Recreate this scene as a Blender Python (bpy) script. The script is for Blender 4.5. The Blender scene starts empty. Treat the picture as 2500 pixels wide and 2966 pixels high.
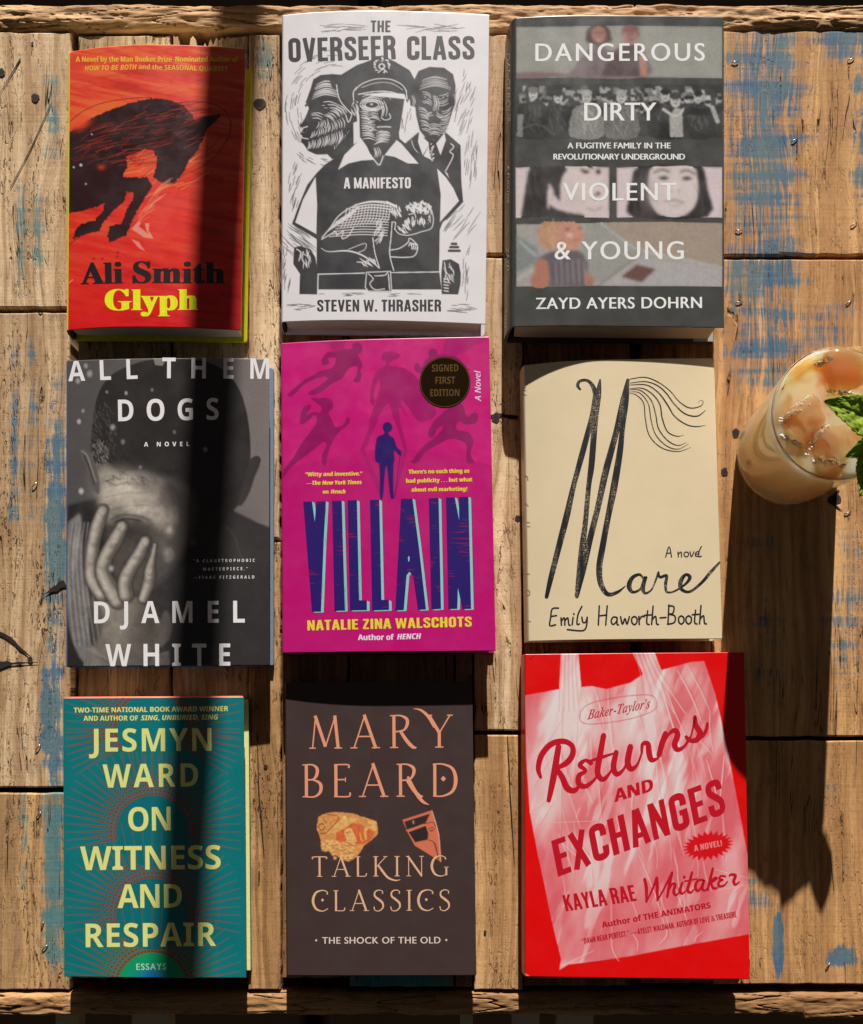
import bpy, bmesh, math, random
import numpy as np
from mathutils import Vector, noise as mn

SC = bpy.context.scene
COL = SC.collection
# ---------------------------------------------------------------- camera
S0 = 0.000262            # metres per photo pixel on the table top
H = 0.68                 # camera height above the table top
NX, NY = 1310.0, 2100.0  # photo pixel straight below the camera
cam = bpy.data.cameras.new('camera'); co = bpy.data.objects.new('camera', cam); COL.objects.link(co)
co.location = (0, 0, H); co.rotation_euler = (0, 0, 0)
cam.sensor_fit = 'VERTICAL'; cam.sensor_height = 36
cam.lens = 36 * (H / S0) / 2966
cam.shift_x = (1250 - NX) / 2966; cam.shift_y = (NY - 1483) / 2966
cam.clip_start = 0.01; cam.clip_end = 200
SC.camera = co
# ---------------------------------------------------------------- light
TAN_E = 0.335; AZ = 0.055
w = bpy.data.worlds.new('World'); SC.world = w; w.use_nodes = True
wn = w.node_tree
sky = wn.nodes.new('ShaderNodeTexSky'); sky.sky_type = 'NISHITA'; sky.sun_disc = False
sky.sun_elevation = math.atan(TAN_E); sky.sun_rotation = math.atan(AZ)
# the light of the sky reaches the table dimmed and warmed by the room round it
tint = wn.nodes.new('ShaderNodeMix'); tint.data_type = 'RGBA'; tint.blend_type = 'MULTIPLY'; tint.inputs[0].default_value = 1
tint.inputs[7].default_value = (.36, .25, .17, 1)
wn.links.new(sky.outputs[0], tint.inputs[6]); wn.links.new(tint.outputs[2], wn.nodes['Background'].inputs[0])
wn.nodes['Background'].inputs[1].default_value = 0.055
sd = bpy.data.lights.new('sun', 'SUN'); so = bpy.data.objects.new('sun', sd); COL.objects.link(so)
sd.energy = 5.0; sd.angle = math.radians(0.55); sd.color = (1, .965, .92)
so.location = (0.2, 3, 1.5)
so.rotation_euler = Vector((-AZ, -1, -TAN_E)).to_track_quat('-Z', 'Y').to_euler()
vs = SC.view_settings; SC.display_settings.display_device = 'sRGB'
vs.view_transform = 'Standard'; vs.look = 'None'; vs.gamma = 1; vs.exposure = 0.66; vs.use_curve_mapping = False
SC.render.engine = 'CYCLES'
SC.cycles.max_bounces = 10; SC.cycles.transmission_bounces = 10

# ---------------------------------------------------------------- helpers
KL = 0.76     # what a white surface in the sun shows, used to turn photo colours into base colours
def lin(c): 
    c = np.asarray(c, float) / 255
    return np.where(c <= .04045, c / 12.92, ((c + .055) / 1.055) ** 2.4)
def alb(c): return np.clip(lin(c) / KL, 0.002, .9)
def PX(u, v, z=0.0):
    f = S0 * (1 - z / H)
    return ((u - NX) * f, -(v - NY) * f, z)
def put(o, parent=None):
    COL.objects.link(o)
    if parent: o.parent = parent
    return o
def meshobj(name, verts, faces, mat, parent=None, smooth=False):
    me = bpy.data.meshes.new(name); me.from_pydata([tuple(v) for v in verts], [], [tuple(f) for f in faces]); me.update()
    if smooth: me.polygons.foreach_set('use_smooth', [True] * len(me.polygons))
    if mat: me.materials.append(mat)
    return put(bpy.data.objects.new(name, me), parent)
def tag(o, label=None, cat=None, group=None, kind=None):
    if label: o['label'] = label
    if cat: o['category'] = cat
    if group: o['group'] = group
    if kind: o['kind'] = kind
    return o
def empty(name, loc, label, cat, group=None):
    o = bpy.data.objects.new(name, None); o.location = loc; o.empty_display_size = .02
    put(o); return tag(o, label, cat, group)
class NB:
    """tiny node builder"""
    def __init__(s, name, rough=.6, spec=.5):
        s.m = bpy.data.materials.new(name); s.m.use_nodes = True; s.t = s.m.node_tree; s.p = s.t.nodes['Principled BSDF']
        s.set('Roughness', rough); s.set('Specular IOR Level', spec)
    def set(s, k, v):
        if isinstance(v, bpy.types.NodeSocket): s.t.links.new(v, s.p.inputs[k])
        else: s.p.inputs[k].default_value = v
    def n(s, t, **kw):
        n = s.t.nodes.new('ShaderNode' + t)
        for k, v in kw.items(): setattr(n, k, v)
        return n
    def inp(s, sock, v):
        if isinstance(v, bpy.types.NodeSocket): s.t.links.new(v, sock)
        else: sock.default_value = v
    def math(s, op, a, b=0.0, c=0.0, clamp=False):
        n = s.n('Math', operation=op, use_clamp=clamp); s.inp(n.inputs[0], a); s.inp(n.inputs[1], b); s.inp(n.inputs[2], c); return n.outputs[0]
    def ramp(s, v, a, b, lo=0.0, hi=1.0):
        n = s.n('MapRange', interpolation_type='SMOOTHSTEP'); s.inp(n.inputs[0], v); s.inp(n.inputs[1], a); s.inp(n.inputs[2], b); s.inp(n.inputs[3], lo); s.inp(n.inputs[4], hi); return n.outputs[0]
    def mix(s, f, a, b, mode='MIX'):
        n = s.n('Mix', data_type='RGBA', blend_type=mode); s.inp(n.inputs[0], f)
        for k, v in ((6, a), (7, b)):
            if isinstance(v, bpy.types.NodeSocket): s.t.links.new(v, n.inputs[k])
            else: n.inputs[k].default_value = (*v[:3], 1)
        return n.outputs[2]
    def comb(s, x, y, z=0.0):
        n = s.n('CombineXYZ'); s.inp(n.inputs[0], x); s.inp(n.inputs[1], y); s.inp(n.inputs[2], z); return n.outputs[0]
    def noise(s, vec, scale=1, detail=3, rough=.55, dist=0.0):
        n = s.n('TexNoise'); s.t.links.new(vec, n.inputs['Vector']); n.inputs['Scale'].default_value = scale
        n.inputs['Detail'].default_value = detail; n.inputs['Roughness'].default_value = rough; n.inputs['Distortion'].default_value = dist
        return n.outputs['Fac']
    def bump(s, h, dist, strength=1.0):
        n = s.n('Bump'); n.inputs['Strength'].default_value = strength; n.inputs['Distance'].default_value = dist
        s.t.links.new(h, n.inputs['Height']); s.t.links.new(n.outputs[0], s.p.inputs['Normal'])
def plain(name, rgb, rough=.6, spec=.5, metal=0.0, nz=.06, scale=300):
    b = NB(name, rough, spec); c = alb(rgb) if max(rgb) > 1.5 else np.array(rgb)
    g = b.n('NewGeometry'); f = b.noise(g.outputs['Position'], scale, 3)
    k = b.ramp(f, .3, .7, 1 - nz, 1 + nz); vm = b.n('VectorMath', operation='SCALE'); vm.inputs[0].default_value = tuple(c); b.inp(vm.inputs[3], k)
    b.set('Base Color', vm.outputs[0]); b.set('Metallic', metal); return b.m

# ---------------------------------------------------------------- wood
def wood(name, light, dark, seed, fiss=.6, paint=None, paints=(), grain=1.0, horiz=False, lo=.12):
    """light/dark: photo colours; paint: photo colour; paints: ellipses (cx,cy,rx,ry,strength) in photo pixels on the table"""
    b = NB(name, .72, .25); g = b.n('NewGeometry'); sp = b.n('SeparateXYZ'); b.t.links.new(g.outputs['Position'], sp.inputs[0])
    X, Y, Z = sp.outputs[0], sp.outputs[1], sp.outputs[2]
    if horiz: X, Y = Y, X
    X = b.math('ADD', X, seed * 1.37); Yo = b.math('ADD', Y, seed * .71)
    big = b.noise(b.comb(b.math('MULTIPLY', X, 14), b.math('MULTIPLY', Yo, 2.2)), 1, 3)
    xw = b.math('ADD', X, b.math('MULTIPLY', big, .055))
    wide = b.noise(b.comb(b.math('MULTIPLY', xw, 70 * grain), b.math('MULTIPLY', Yo, 1.6)), 1, 2, .5)
    rings = b.noise(b.comb(b.math('MULTIPLY', xw, 260 * grain), b.math('MULTIPLY', Yo, 3)), 1, 2, .6)
    fine = b.noise(b.comb(b.math('MULTIPLY', xw, 640), b.math('MULTIPLY', Yo, 30)), 1, 3, .65)
    worm = b.noise(b.comb(b.math('MULTIPLY', X, 420), b.math('MULTIPLY', Yo, 115), b.math('MULTIPLY', big, 4)), 1, 3, .6, 1.4)
    where = b.noise(b.comb(b.math('MULTIPLY', xw, 50), b.math('MULTIPLY', Yo, 9)), 1, 3)
    saw = b.noise(b.comb(b.math('MULTIPLY', X, 6), b.math('MULTIPLY', Yo, 230)), 1, 3, .75)
    blot = b.noise(b.comb(b.math('MULTIPLY', X, 30), b.math('MULTIPLY', Yo, 13)), 1, 5, .65)
    L, D = alb(light), alb(dark)
    c = b.mix(b.ramp(wide, .36, .62), L * 1.06, L * .5 + D * .5)
    c = b.mix(b.ramp(rings, .40, .64, 0, .62), c, D)
    c = b.mix(b.ramp(blot, .42, .72, 0, .55), c, D * .82)
    c = b.mix(b.ramp(fine, .5, .72, 0, .55), c, D * .5)
    fi = b.math('MULTIPLY', b.ramp(worm, .57, .66), b.ramp(where, .44, .62, lo * .6 if fiss > .35 else .02, fiss), clamp=True)
    crack = b.noise(b.comb(b.math('MULTIPLY', xw, 75), b.math('MULTIPLY', Yo, 3.2)), 1, 3, .6, .6)
    cr = b.math('SUBTRACT', 1, b.ramp(b.math('ABSOLUTE', b.math('SUBTRACT', crack, .5)), .0, .009)); cr = b.math('MULTIPLY', cr, b.ramp(blot, .5, .62), clamp=True)
    if paint is not None:
        reg = None
        for (cx, cy, rx, ry, st) in paints:
            x0, y0, _ = PX(cx, cy)
            dx = b.math('DIVIDE', b.math('SUBTRACT', sp.outputs[0], x0), rx * S0); dy = b.math('DIVIDE', b.math('SUBTRACT', sp.outputs[1], y0), ry * S0)
            d2 = b.math('ADD', b.math('POWER', b.math('ABSOLUTE', dx), 2.5), b.math('POWER', b.math('ABSOLUTE', dy), 2.5))
            r = b.math('MULTIPLY', b.math('EXPONENT', b.math('MULTIPLY', d2, -1)), st)
            reg = r if reg is None else b.math('MAXIMUM', reg, r)
        stripe = b.noise(b.comb(b.math('MULTIPLY', xw, 620), b.math('MULTIPLY', Yo, 20)), 1, 3, .75)
        cloud = b.noise(b.comb(b.math('MULTIPLY', X, 26), b.math('MULTIPLY', Yo, 20)), 1, 4, .65)
        band = b.noise(b.comb(b.math('MULTIPLY', X, 7), b.math('MULTIPLY', Yo, 75)), 1, 3, .6)
        q = b.math('ADD', b.math('MULTIPLY', b.math('SUBTRACT', stripe, .5), 4.6), b.math('MULTIPLY', b.math('SUBTRACT', band, .5), 3.6))
        q = b.math('ADD', q, b.math('MULTIPLY', b.math('SUBTRACT', cloud, .5), 2.2)); q = b.math('ADD', q, b.math('MULTIPLY', b.math('SUBTRACT', saw, .5), .8))
        q = b.math('ADD', q, b.math('MULTIPLY', b.math('SUBTRACT', reg, .70), 2.1))
        pm = b.math('MULTIPLY', b.ramp(q, -.15, .9, 0, .86), b.ramp(reg, .05, .3))
        pc = b.mix(b.ramp(cloud, .38, .62), alb(paint), alb(paint) * .55 + np.array([.07, .11, .08]))
        c = b.mix(pm, c, pc)
    c = b.mix(fi, c, D * .22)
    c = b.mix(cr, c, D * .05)
    b.set('Base Color', c)
    h = b.math('ADD', b.math('MULTIPLY', rings, .5), b.math('MULTIPLY', fine, .5))
    h = b.math('ADD', h, b.math('MULTIPLY', saw, .12)); h = b.math('SUBTRACT', h, b.math('MULTIPLY', fi, 1.0)); h = b.math('SUBTRACT', h, b.math('MULTIPLY', cr, 1.4))
    h = b.math('ADD', h, b.math('MULTIPLY', blot, .8))
    b.bump(h, .0016 if not horiz else .0009, .85)
    return b.m

random.seed(4)
def plank(x0, x1, y0, y1, z, mat, parent, seed, thick=.018, jag=0, wob=2.2):
    """a board with worn uneven edges; photo pixels on the table plane"""
    def edge(ax, ay, bx, by, nx, ny, amp):
        L = math.hypot(bx - ax, by - ay); n = max(2, int(L / 22)); out = []
        for i in range(n):
            t = i / n; s = (ax + bx) * 3 + (ay + by) * 7 + seed * 13 + t * L * .02
            d = amp * (mn.noise(Vector((s, seed, 0))) * 1.4 + mn.noise(Vector((s * 4.3, seed, 3))) * .7)
            out.append((ax + (bx - ax) * t + nx * d, ay + (by - ay) * t + ny * d))
        return out
    top = []
    if jag:
        n = 26
        prof = [0, 4, 2, 95, 100, 60, 8, 0, 10, 60, 44, 20, 34, 8, 26, 4, 14, 2, 8, 0, 6, 2, 4, 0, 2, 0]
        for i in range(n): top.append((x0 + (x1 - x0) * i / n, y0 + prof[i] * jag))
    else: top = edge(x0, y0, x1, y0, 0, -1, wob)
    P = top + edge(x1, y0, x1, y1, 1, 0, wob) + edge(x1, y1, x0, y1, 0, 1, wob) + edge(x0, y1, x0, y0, -1, 0, wob)
    cx, cy = (x0 + x1) / 2, (y0 + y1) / 2; n = len(P); V = []
    def ring(ins, zz):
        for i, (x, y) in enumerate(P):
            ax, ay = P[i - 1]; bx, by = P[(i + 1) % n]; tx, ty = bx - ax, by - ay; l = math.hypot(tx, ty) or 1
            V.append(((x - ty / l * ins - NX) * S0, -(y + tx / l * ins - NY) * S0, zz))
    ring(4.5, z); ring(1.6, z - .0004); ring(0, z - .0016); ring(0, z - thick)
    F = [tuple(range(n))[::-1]]
    for k in range(3):
        for i in range(n): F.append((k * n + i, k * n + (i + 1) % n, (k + 1) * n + (i + 1) % n, (k + 1) * n + i))
    o = meshobj('plank', V, F, mat, parent)
    bm = bmesh.new(); bm.from_mesh(o.data); bmesh.ops.recalc_face_normals(bm, faces=bm.faces); bm.to_mesh(o.data); bm.free()
    return o

LT = (208, 180, 142); DT = (134, 102, 72)
BLUE = (0, 90, 124); SKYB = (44, 116, 128); TEAL = (30, 120, 125); GRTEAL = (86, 112, 108)
table = empty('plank_table', (0, 0, 0), 'rustic table top of reclaimed wooden planks with worn blue paint', 'table')
m = wood
P_ = {}
P_['a1'] = plank(-60, 205, 92, 890, -.0004, m('wood_left_top', LT, (150, 112, 74), 1, .8, SKYB, [(150, 330, 34, 230, 1.0), (60, 700, 24, 260, .95), (110, 700, 22, 260, .85)]), table, 1)
P_['a2'] = plank(-60, 201, 904, 2281, -.0006, m('wood_left_mid', LT, (140, 104, 66), 2, .9, BLUE, [(160, 1500, 40, 380, 1.35), (150, 2080, 46, 320, 1.25), (40, 1250, 22, 420, 1.0), (92, 1180, 22, 380, .9), (170, 1130, 20, 60, .9), (180, 2150, 25, 130, .9)]), table, 2)
P_['a3'] = plank(-60, 199, 2297, 2868, -.0003, m('wood_left_low', (190, 150, 100), DT, 3, .9, SKYB, [(155, 2550, 42, 380, 1.3), (70, 2450, 18, 300, .8)]), table, 3)
P_['b'] = plank(224, 492, 98, 2835, -.0012, m('wood_grey_end', (196, 168, 122), (120, 92, 62), 4, 1.0), table, 4)
P_['c'] = plank(499, 717, 100, 2835, -.0008, m('wood_splintered', LT, (150, 108, 68), 5, .7, GRTEAL, [(690, 180, 60, 90, .8)]), table, 5, jag=1)
P_['d1'] = plank(720, 809, 99, 1558, -.0002, m('wood_narrow_top', LT, (150, 108, 70), 6, .8, GRTEAL, [(765, 160, 40, 110, 1.1)]), table, 6)
P_['d2'] = plank(719, 812, 1569, 2868, -.0004, m('wood_narrow_low', (188, 146, 96), (120, 84, 50), 7, .9), table, 7)
P_['e1'] = plank(816, 1006, 98, 2835, -.0014, m('wood_brown', (150, 108, 70), (90, 60, 38), 8, .7), table, 8)
P_['e2'] = plank(1012, 1314, 98, 1880, -.0012, m('wood_brown_wide', (150, 106, 66), (84, 56, 34), 9, .6), table, 9)
P_['e3'] = plank(1012, 1314, 1892, 2860, -.0010, m('wood_teal', (150, 110, 70), (90, 62, 40), 10, .5, TEAL, [(1163, 2700, 190, 400, 1.6)]), table, 10)
P_['f'] = plank(1320, 1368, 98, 2862, -.0013, m('wood_strip', (160, 118, 76), (90, 62, 40), 11, .8), table, 11)
P_['g1'] = plank(1373, 1513, 98, 735, -.0005, m('wood_mid_top', LT, (150, 106, 66), 12, .6), table, 12)
P_['g2'] = plank(1373, 1513, 745, 2116, -.0003, m('wood_mid', LT, (150, 106, 66), 13, .8), table, 13)
P_['g3'] = plank(1373, 1514, 2129, 2868, -.0005, m('wood_mid_low', (196, 156, 106), (140, 98, 60), 14, .8), table, 14)
P_['h1'] = plank(1518, 1826, 98, 2858, -.0013, m('wood_dark_back', (150, 100, 60), (80, 52, 32), 15, .6), table, 15)
P_['h2'] = plank(1858, 2061, 98, 2850, -.0012, m('wood_dark_side', (150, 104, 64), (80, 52, 34), 16, .6), table, 16)
P_['i1'] = plank(2067, 2570, 88, 738, -.0003, m('wood_right_top', (204, 158, 104), (158, 112, 68), 17, .25, BLUE, [(2215, 400, 150, 600, 1.15), (2460, 110, 130, 100, 1.25), (2500, 350, 45, 360, 1.0)], grain=.8), table, 17)
P_['i2'] = plank(2067, 2570, 750, 2133, -.0002, m('wood_right_mid', (200, 154, 102), (150, 104, 62), 18, .25, BLUE, [(2210, 880, 150, 330, 1.1), (2400, 940, 130, 90, .95), (2450, 1750, 90, 330, .85), (2210, 1800, 80, 400, .65)], grain=.8), table, 18)
P_['i3'] = plank(2067, 2570, 2145, 2852, -.0004, m('wood_right_low', (196, 150, 98), (146, 102, 62), 19, .3, BLUE, [(2255, 2740, 16, 110, 2.2), (2440, 2770, 50, 40, 1.2), (2200, 2600, 70, 70, .8), (2400, 2400, 120, 300, .5)], grain=.8), table, 19)

def rail(name, ytop, ybot, z, seed, mat, cut=None):
    nx, ny = 520, 34; V = []; F = []
    for j in range(ny + 1):
        q = j / ny
        for i in range(nx + 1):
            u = -70 + 2640 * i / nx
            e0 = ytop + 6 * mn.noise(Vector((u * .004, seed, 0))) + 4 * mn.noise(Vector((u * .02, seed, 2)))
            e1 = ybot + 6 * mn.noise(Vector((u * .005, seed, 7))) + 5 * mn.noise(Vector((u * .018, seed, 9)))
            if cut: e1 += cut(u)
            v = e0 + (e1 - e0) * q
            r = min(q, 1 - q) * 2; prof = math.sqrt(max(0, 1 - (1 - min(1, r * 1.8)) ** 2))
            n1 = mn.noise(Vector((u * .006, v * .045, seed))) * .0015 + mn.noise(Vector((u * .02, v * .07, seed + 4))) * .0008 + mn.noise(Vector((u * .05, v * .10, seed + 9))) * .0004
            g = abs(mn.noise(Vector((u * .0035, v * .045 + u * .001, seed + 20))))
            gouge = -.0034 * max(0, 1 - g / .035) ** 1.5 * (1 if mn.noise(Vector((u * .004, 0, seed + 30))) > -.05 else .2)
            V.append(((u - NX) * S0, -(v - NY) * S0, z - .0042 * (1 - prof) + n1 + gouge))
    for j in range(ny):
        for i in range(nx):
            a = j * (nx + 1) + i; F.append((a, a + nx + 1, a + nx + 2, a + 1))
    base = len(V)
    lo = [j * (nx + 1) for j in range(ny + 1)]
    ringi = list(range(nx + 1)) + [j * (nx + 1) + nx for j in range(1, ny + 1)] + [ny * (nx + 1) + i for i in range(nx - 1, -1, -1)] + [j * (nx + 1) for j in range(ny - 1, 0, -1)]
    for k in ringi: x, y, _ = V[k]; V.append((x, y, z - .05))
    n = len(ringi)
    for k in range(n): F.append((ringi[k], ringi[(k + 1) % n], base + (k + 1) % n, base + k))
    F.append(tuple(base + k for k in range(n)))
    return meshobj(name, V, F, mat, table, True)
rail('rail', 12, 88, .0015, 3, m('wood_rail', (196, 156, 110), (130, 92, 58), 21, .5, horiz=True, grain=.6))
rail('rail', 2876, 2942, .0006, 8, m('wood_rail_low', (176, 134, 88), (110, 76, 46), 22, .5, horiz=True, grain=.6), cut=lambda u: 14 if u > 2330 else 0)
under = meshobj('gap_shade_sheet', [(x, y, z) for z in (-.032, -.045) for x, y in ((-.36, .55), (.33, .55), (.33, -.2), (-.36, -.2))],
                [(0, 1, 2, 3)[::-1], (4, 5, 6, 7), (0, 1, 5, 4), (1, 2, 6, 5), (2, 3, 7, 6), (3, 0, 4, 7)], plain('gap_shade_black', (.012, .007, .004), 1.0, 0.0), table)  # near-black sheet added below the planks, standing in for shade in the gaps
slatm = plain('pale_slat', (196, 176, 140), .7)
for (a, c) in ((1335, 1375), (1500, 1585), (1640, 1755), (60, 130), (300, 420)):
    V = [((x - NX) * S0, -(y - NY) * S0, z) for z in (-.06, -.075) for x, y in ((a, 2890), (c, 2890), (c, 3300), (a, 3300))]
    meshobj('lower_slat', V, [(0, 1, 2, 3)[::-1], (4, 5, 6, 7), (0, 1, 5, 4), (1, 2, 6, 5), (2, 3, 7, 6), (3, 0, 4, 7)], slatm, table)
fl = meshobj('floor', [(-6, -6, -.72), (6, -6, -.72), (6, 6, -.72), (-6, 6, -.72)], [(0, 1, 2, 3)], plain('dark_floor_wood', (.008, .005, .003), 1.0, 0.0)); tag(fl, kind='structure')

# staples and old nail holes, parts of the board they are driven into
steel = plain('old_steel', (.30, .28, .26), .35, .5, .9)
def staple(pl, u, v, ang, L=22):
    V = []; F = []; n = 7; r = .00026
    x0, y0, _ = PX(u, v); ca, sa = math.cos(ang), math.sin(ang)
    pts = [(-L / 2, -.001), (-L / 2 + .8, .0004), (0, .0007), (L / 2 - .8, .0004), (L / 2, -.001)]
    for (d, z) in pts:
        for k in range(n):
            a = k / n * 2 * math.pi; V.append((x0 + d * S0 * ca - sa * r * 1.5 * math.cos(a), y0 + d * S0 * sa + ca * r * 1.5 * math.cos(a), z + r * math.sin(a)))
    for i in range(len(pts) - 1):
        for k in range(n): F.append((i * n + k, i * n + (k + 1) % n, (i + 1) * n + (k + 1) % n, (i + 1) * n + k))
    F += [tuple(range(n))[::-1], tuple((len(pts) - 1) * n + k for k in range(n))]
    meshobj('staple', V, F, steel, P_[pl], True)
for a in (('i1', 2129, 180, .05), ('i1', 2300, 407, .5), ('i1', 2465, 172, .4), ('i1', 2473, 650, .6), ('i1', 2140, 668, .1), ('i2', 2140, 876, .2), ('i2', 2458, 876, .7), ('i2', 2455, 1485, .4), ('i3', 2375, 2226, 1.1), ('i3', 2398, 2797, 1.0),
          ('a3', 112, 2360, .9), ('a3', 130, 2745, .8), ('a3', 123, 2680, 1.2), ('a2', 100, 1405, .8), ('a2', 110, 2165, .9)): staple(*a)
pit = plain('knot_hole_dark', (.018, .010, .006), .9)
pitr = plain('knot_rim', (.06, .032, .018), .9)
def hole(pl, u, v, r, sx=1.0):
    z0 = .00015; V = []; F = []; n = 16; x0, y0, _ = PX(u, v)
    for k, (rr, zz) in enumerate(((1.0, z0), (.72, z0))):
        for i in range(n):
            a = i / n * 2 * math.pi; q = r * rr * (1 + .35 * mn.noise(Vector((math.cos(a) * 1.6 + u, math.sin(a) * 1.6 + v, k)))) * S0
            V.append((x0 + q * sx * math.cos(a), y0 + q * math.sin(a), zz))
    for i in range(n): F.append((i, (i + 1) % n, n + (i + 1) % n, n + i))
    F.append(tuple(range(n, 2 * n)))
    o = meshobj('knot_hole', V, F, pitr, P_[pl]); o.data.materials.append(pit); o.data.polygons[-1].material_index = 1
for a in (('a1', 102, 282, 12), ('a1', 2, 210, 12), ('d1', 752, 300, 17), ('i2', 2131, 1254, 14, .75), ('i2', 2099, 1367, 13, .75), ('a1', 94, 126, 4), ('a2', 88, 1910, 8), 
          ('g2', 1437, 1210, 14, .8), ('g2', 1500, 1500, 8), ('g3', 1405, 2700, 6, .6), ('i2', 2420, 1445, 16), ('d2', 770, 2220, 6)): hole(*a)

def crack(pl, pts, wd):
    V = []; q = []
    for i in range(len(pts) - 1):
        for k in range(8): t = k / 8; q.append((pts[i][0] + (pts[i + 1][0] - pts[i][0]) * t, pts[i][1] + (pts[i + 1][1] - pts[i][1]) * t, wd[i] + (wd[i + 1] - wd[i]) * t))
    q.append((*pts[-1], wd[-1])); n = len(q)
    for sg in (1, -1):
        for i, (x, y, w_) in enumerate(q):
            a, b_ = q[max(0, i - 1)], q[min(n - 1, i + 1)]; l = math.hypot(b_[0] - a[0], b_[1] - a[1]); w_ = w_ * (.5 + .35 * mn.noise(Vector((x * .06, y * .06, sg)))); V.append(PX(x - (b_[1] - a[1]) / l * w_ * sg, y + (b_[0] - a[0]) / l * w_ * sg, 0)[:2] + (.00012,))
    meshobj('crack', V, [(i, i + 1, n + i + 1, n + i) for i in range(n - 1)], pit, P_[pl])
crack('a2', [(190, 1690), (165, 1702), (128, 1722)], [26, 16, 1]); crack('a2', [(-20, 1825), (30, 1850), (60, 1880), (92, 1905)], [10, 12, 8, 2]); crack('a2', [(-20, 1925), (40, 1922), (110, 1918)], [26, 7, 2])
crack('a1', [(0, 270), (60, 170)], [1, 5]); crack('a1', [(30, 545), (90, 430), (148, 300)], [2, 3, 2]); crack('i1', [(2255, 731), (2300, 736), (2362, 737)], [4, 12, 6]); crack('g2', [(1400, 1215), (1440, 1200), (1500, 1212)], [3, 10, 12])
crack('g3', [(1470, 2130), (1478, 2300), (1490, 2500)], [2, 4, 2]); crack('d2', [(745, 2120), (750, 2300), (765, 2480)], [2, 4, 3]); crack('c', [(738 - 30, 760), (742 - 30, 1000)], [1, 3]); crack('i2', [(2430, 1420), (2400, 1450), (2440, 1480)], [6, 10, 2])

# ---------------------------------------------------------------- painter: printed artwork on a cover's fine grid
def vnoise(x, y, seed=0):
    xi = np.floor(x).astype(np.int64); yi = np.floor(y).astype(np.int64); fx = x - xi; fy = y - yi
    fx = fx * fx * (3 - 2 * fx); fy = fy * fy * (3 - 2 * fy)
    def h(a, c):
        n = (a * 374761393 + c * 668265263 + seed * 144269504) & 0x7fffffff
        n = ((n ^ (n >> 13)) * 1274126177) & 0x7fffffff; return ((n ^ (n >> 16)) & 0xffff) / 65535.
    return (h(xi, yi) * (1 - fx) + h(xi + 1, yi) * fx) * (1 - fy) + (h(xi, yi + 1) * (1 - fx) + h(xi + 1, yi + 1) * fx) * fy
def fbm(x, y, seed=0, o=4):
    r = 0; a = .5; t = 0
    for k in range(o): r = r + a * vnoise(x * 2 ** k, y * 2 ** k, seed + k * 17); t += a; a *= .55
    return r / t
def cr(pts, n=6, closed=False):
    P = [np.array(p, float) for p in pts]; N = len(P); out = []
    rng = range(N) if closed else range(N - 1)
    for i in rng:
        if closed: p0, p1, p2, p3 = P[i - 1], P[i], P[(i + 1) % N], P[(i + 2) % N]
        else: p0, p1, p2, p3 = P[max(i - 1, 0)], P[i], P[i + 1], P[min(i + 2, N - 1)]
        for k in range(n):
            t = k / n; out.append(.5 * (2 * p1 + (p2 - p0) * t + (2 * p0 - 5 * p1 + 4 * p2 - p3) * t * t + (3 * p1 - p0 - 3 * p2 + p3) * t ** 3))
    if not closed: out.append(P[-1])
    return [tuple(p) for p in out]
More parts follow.
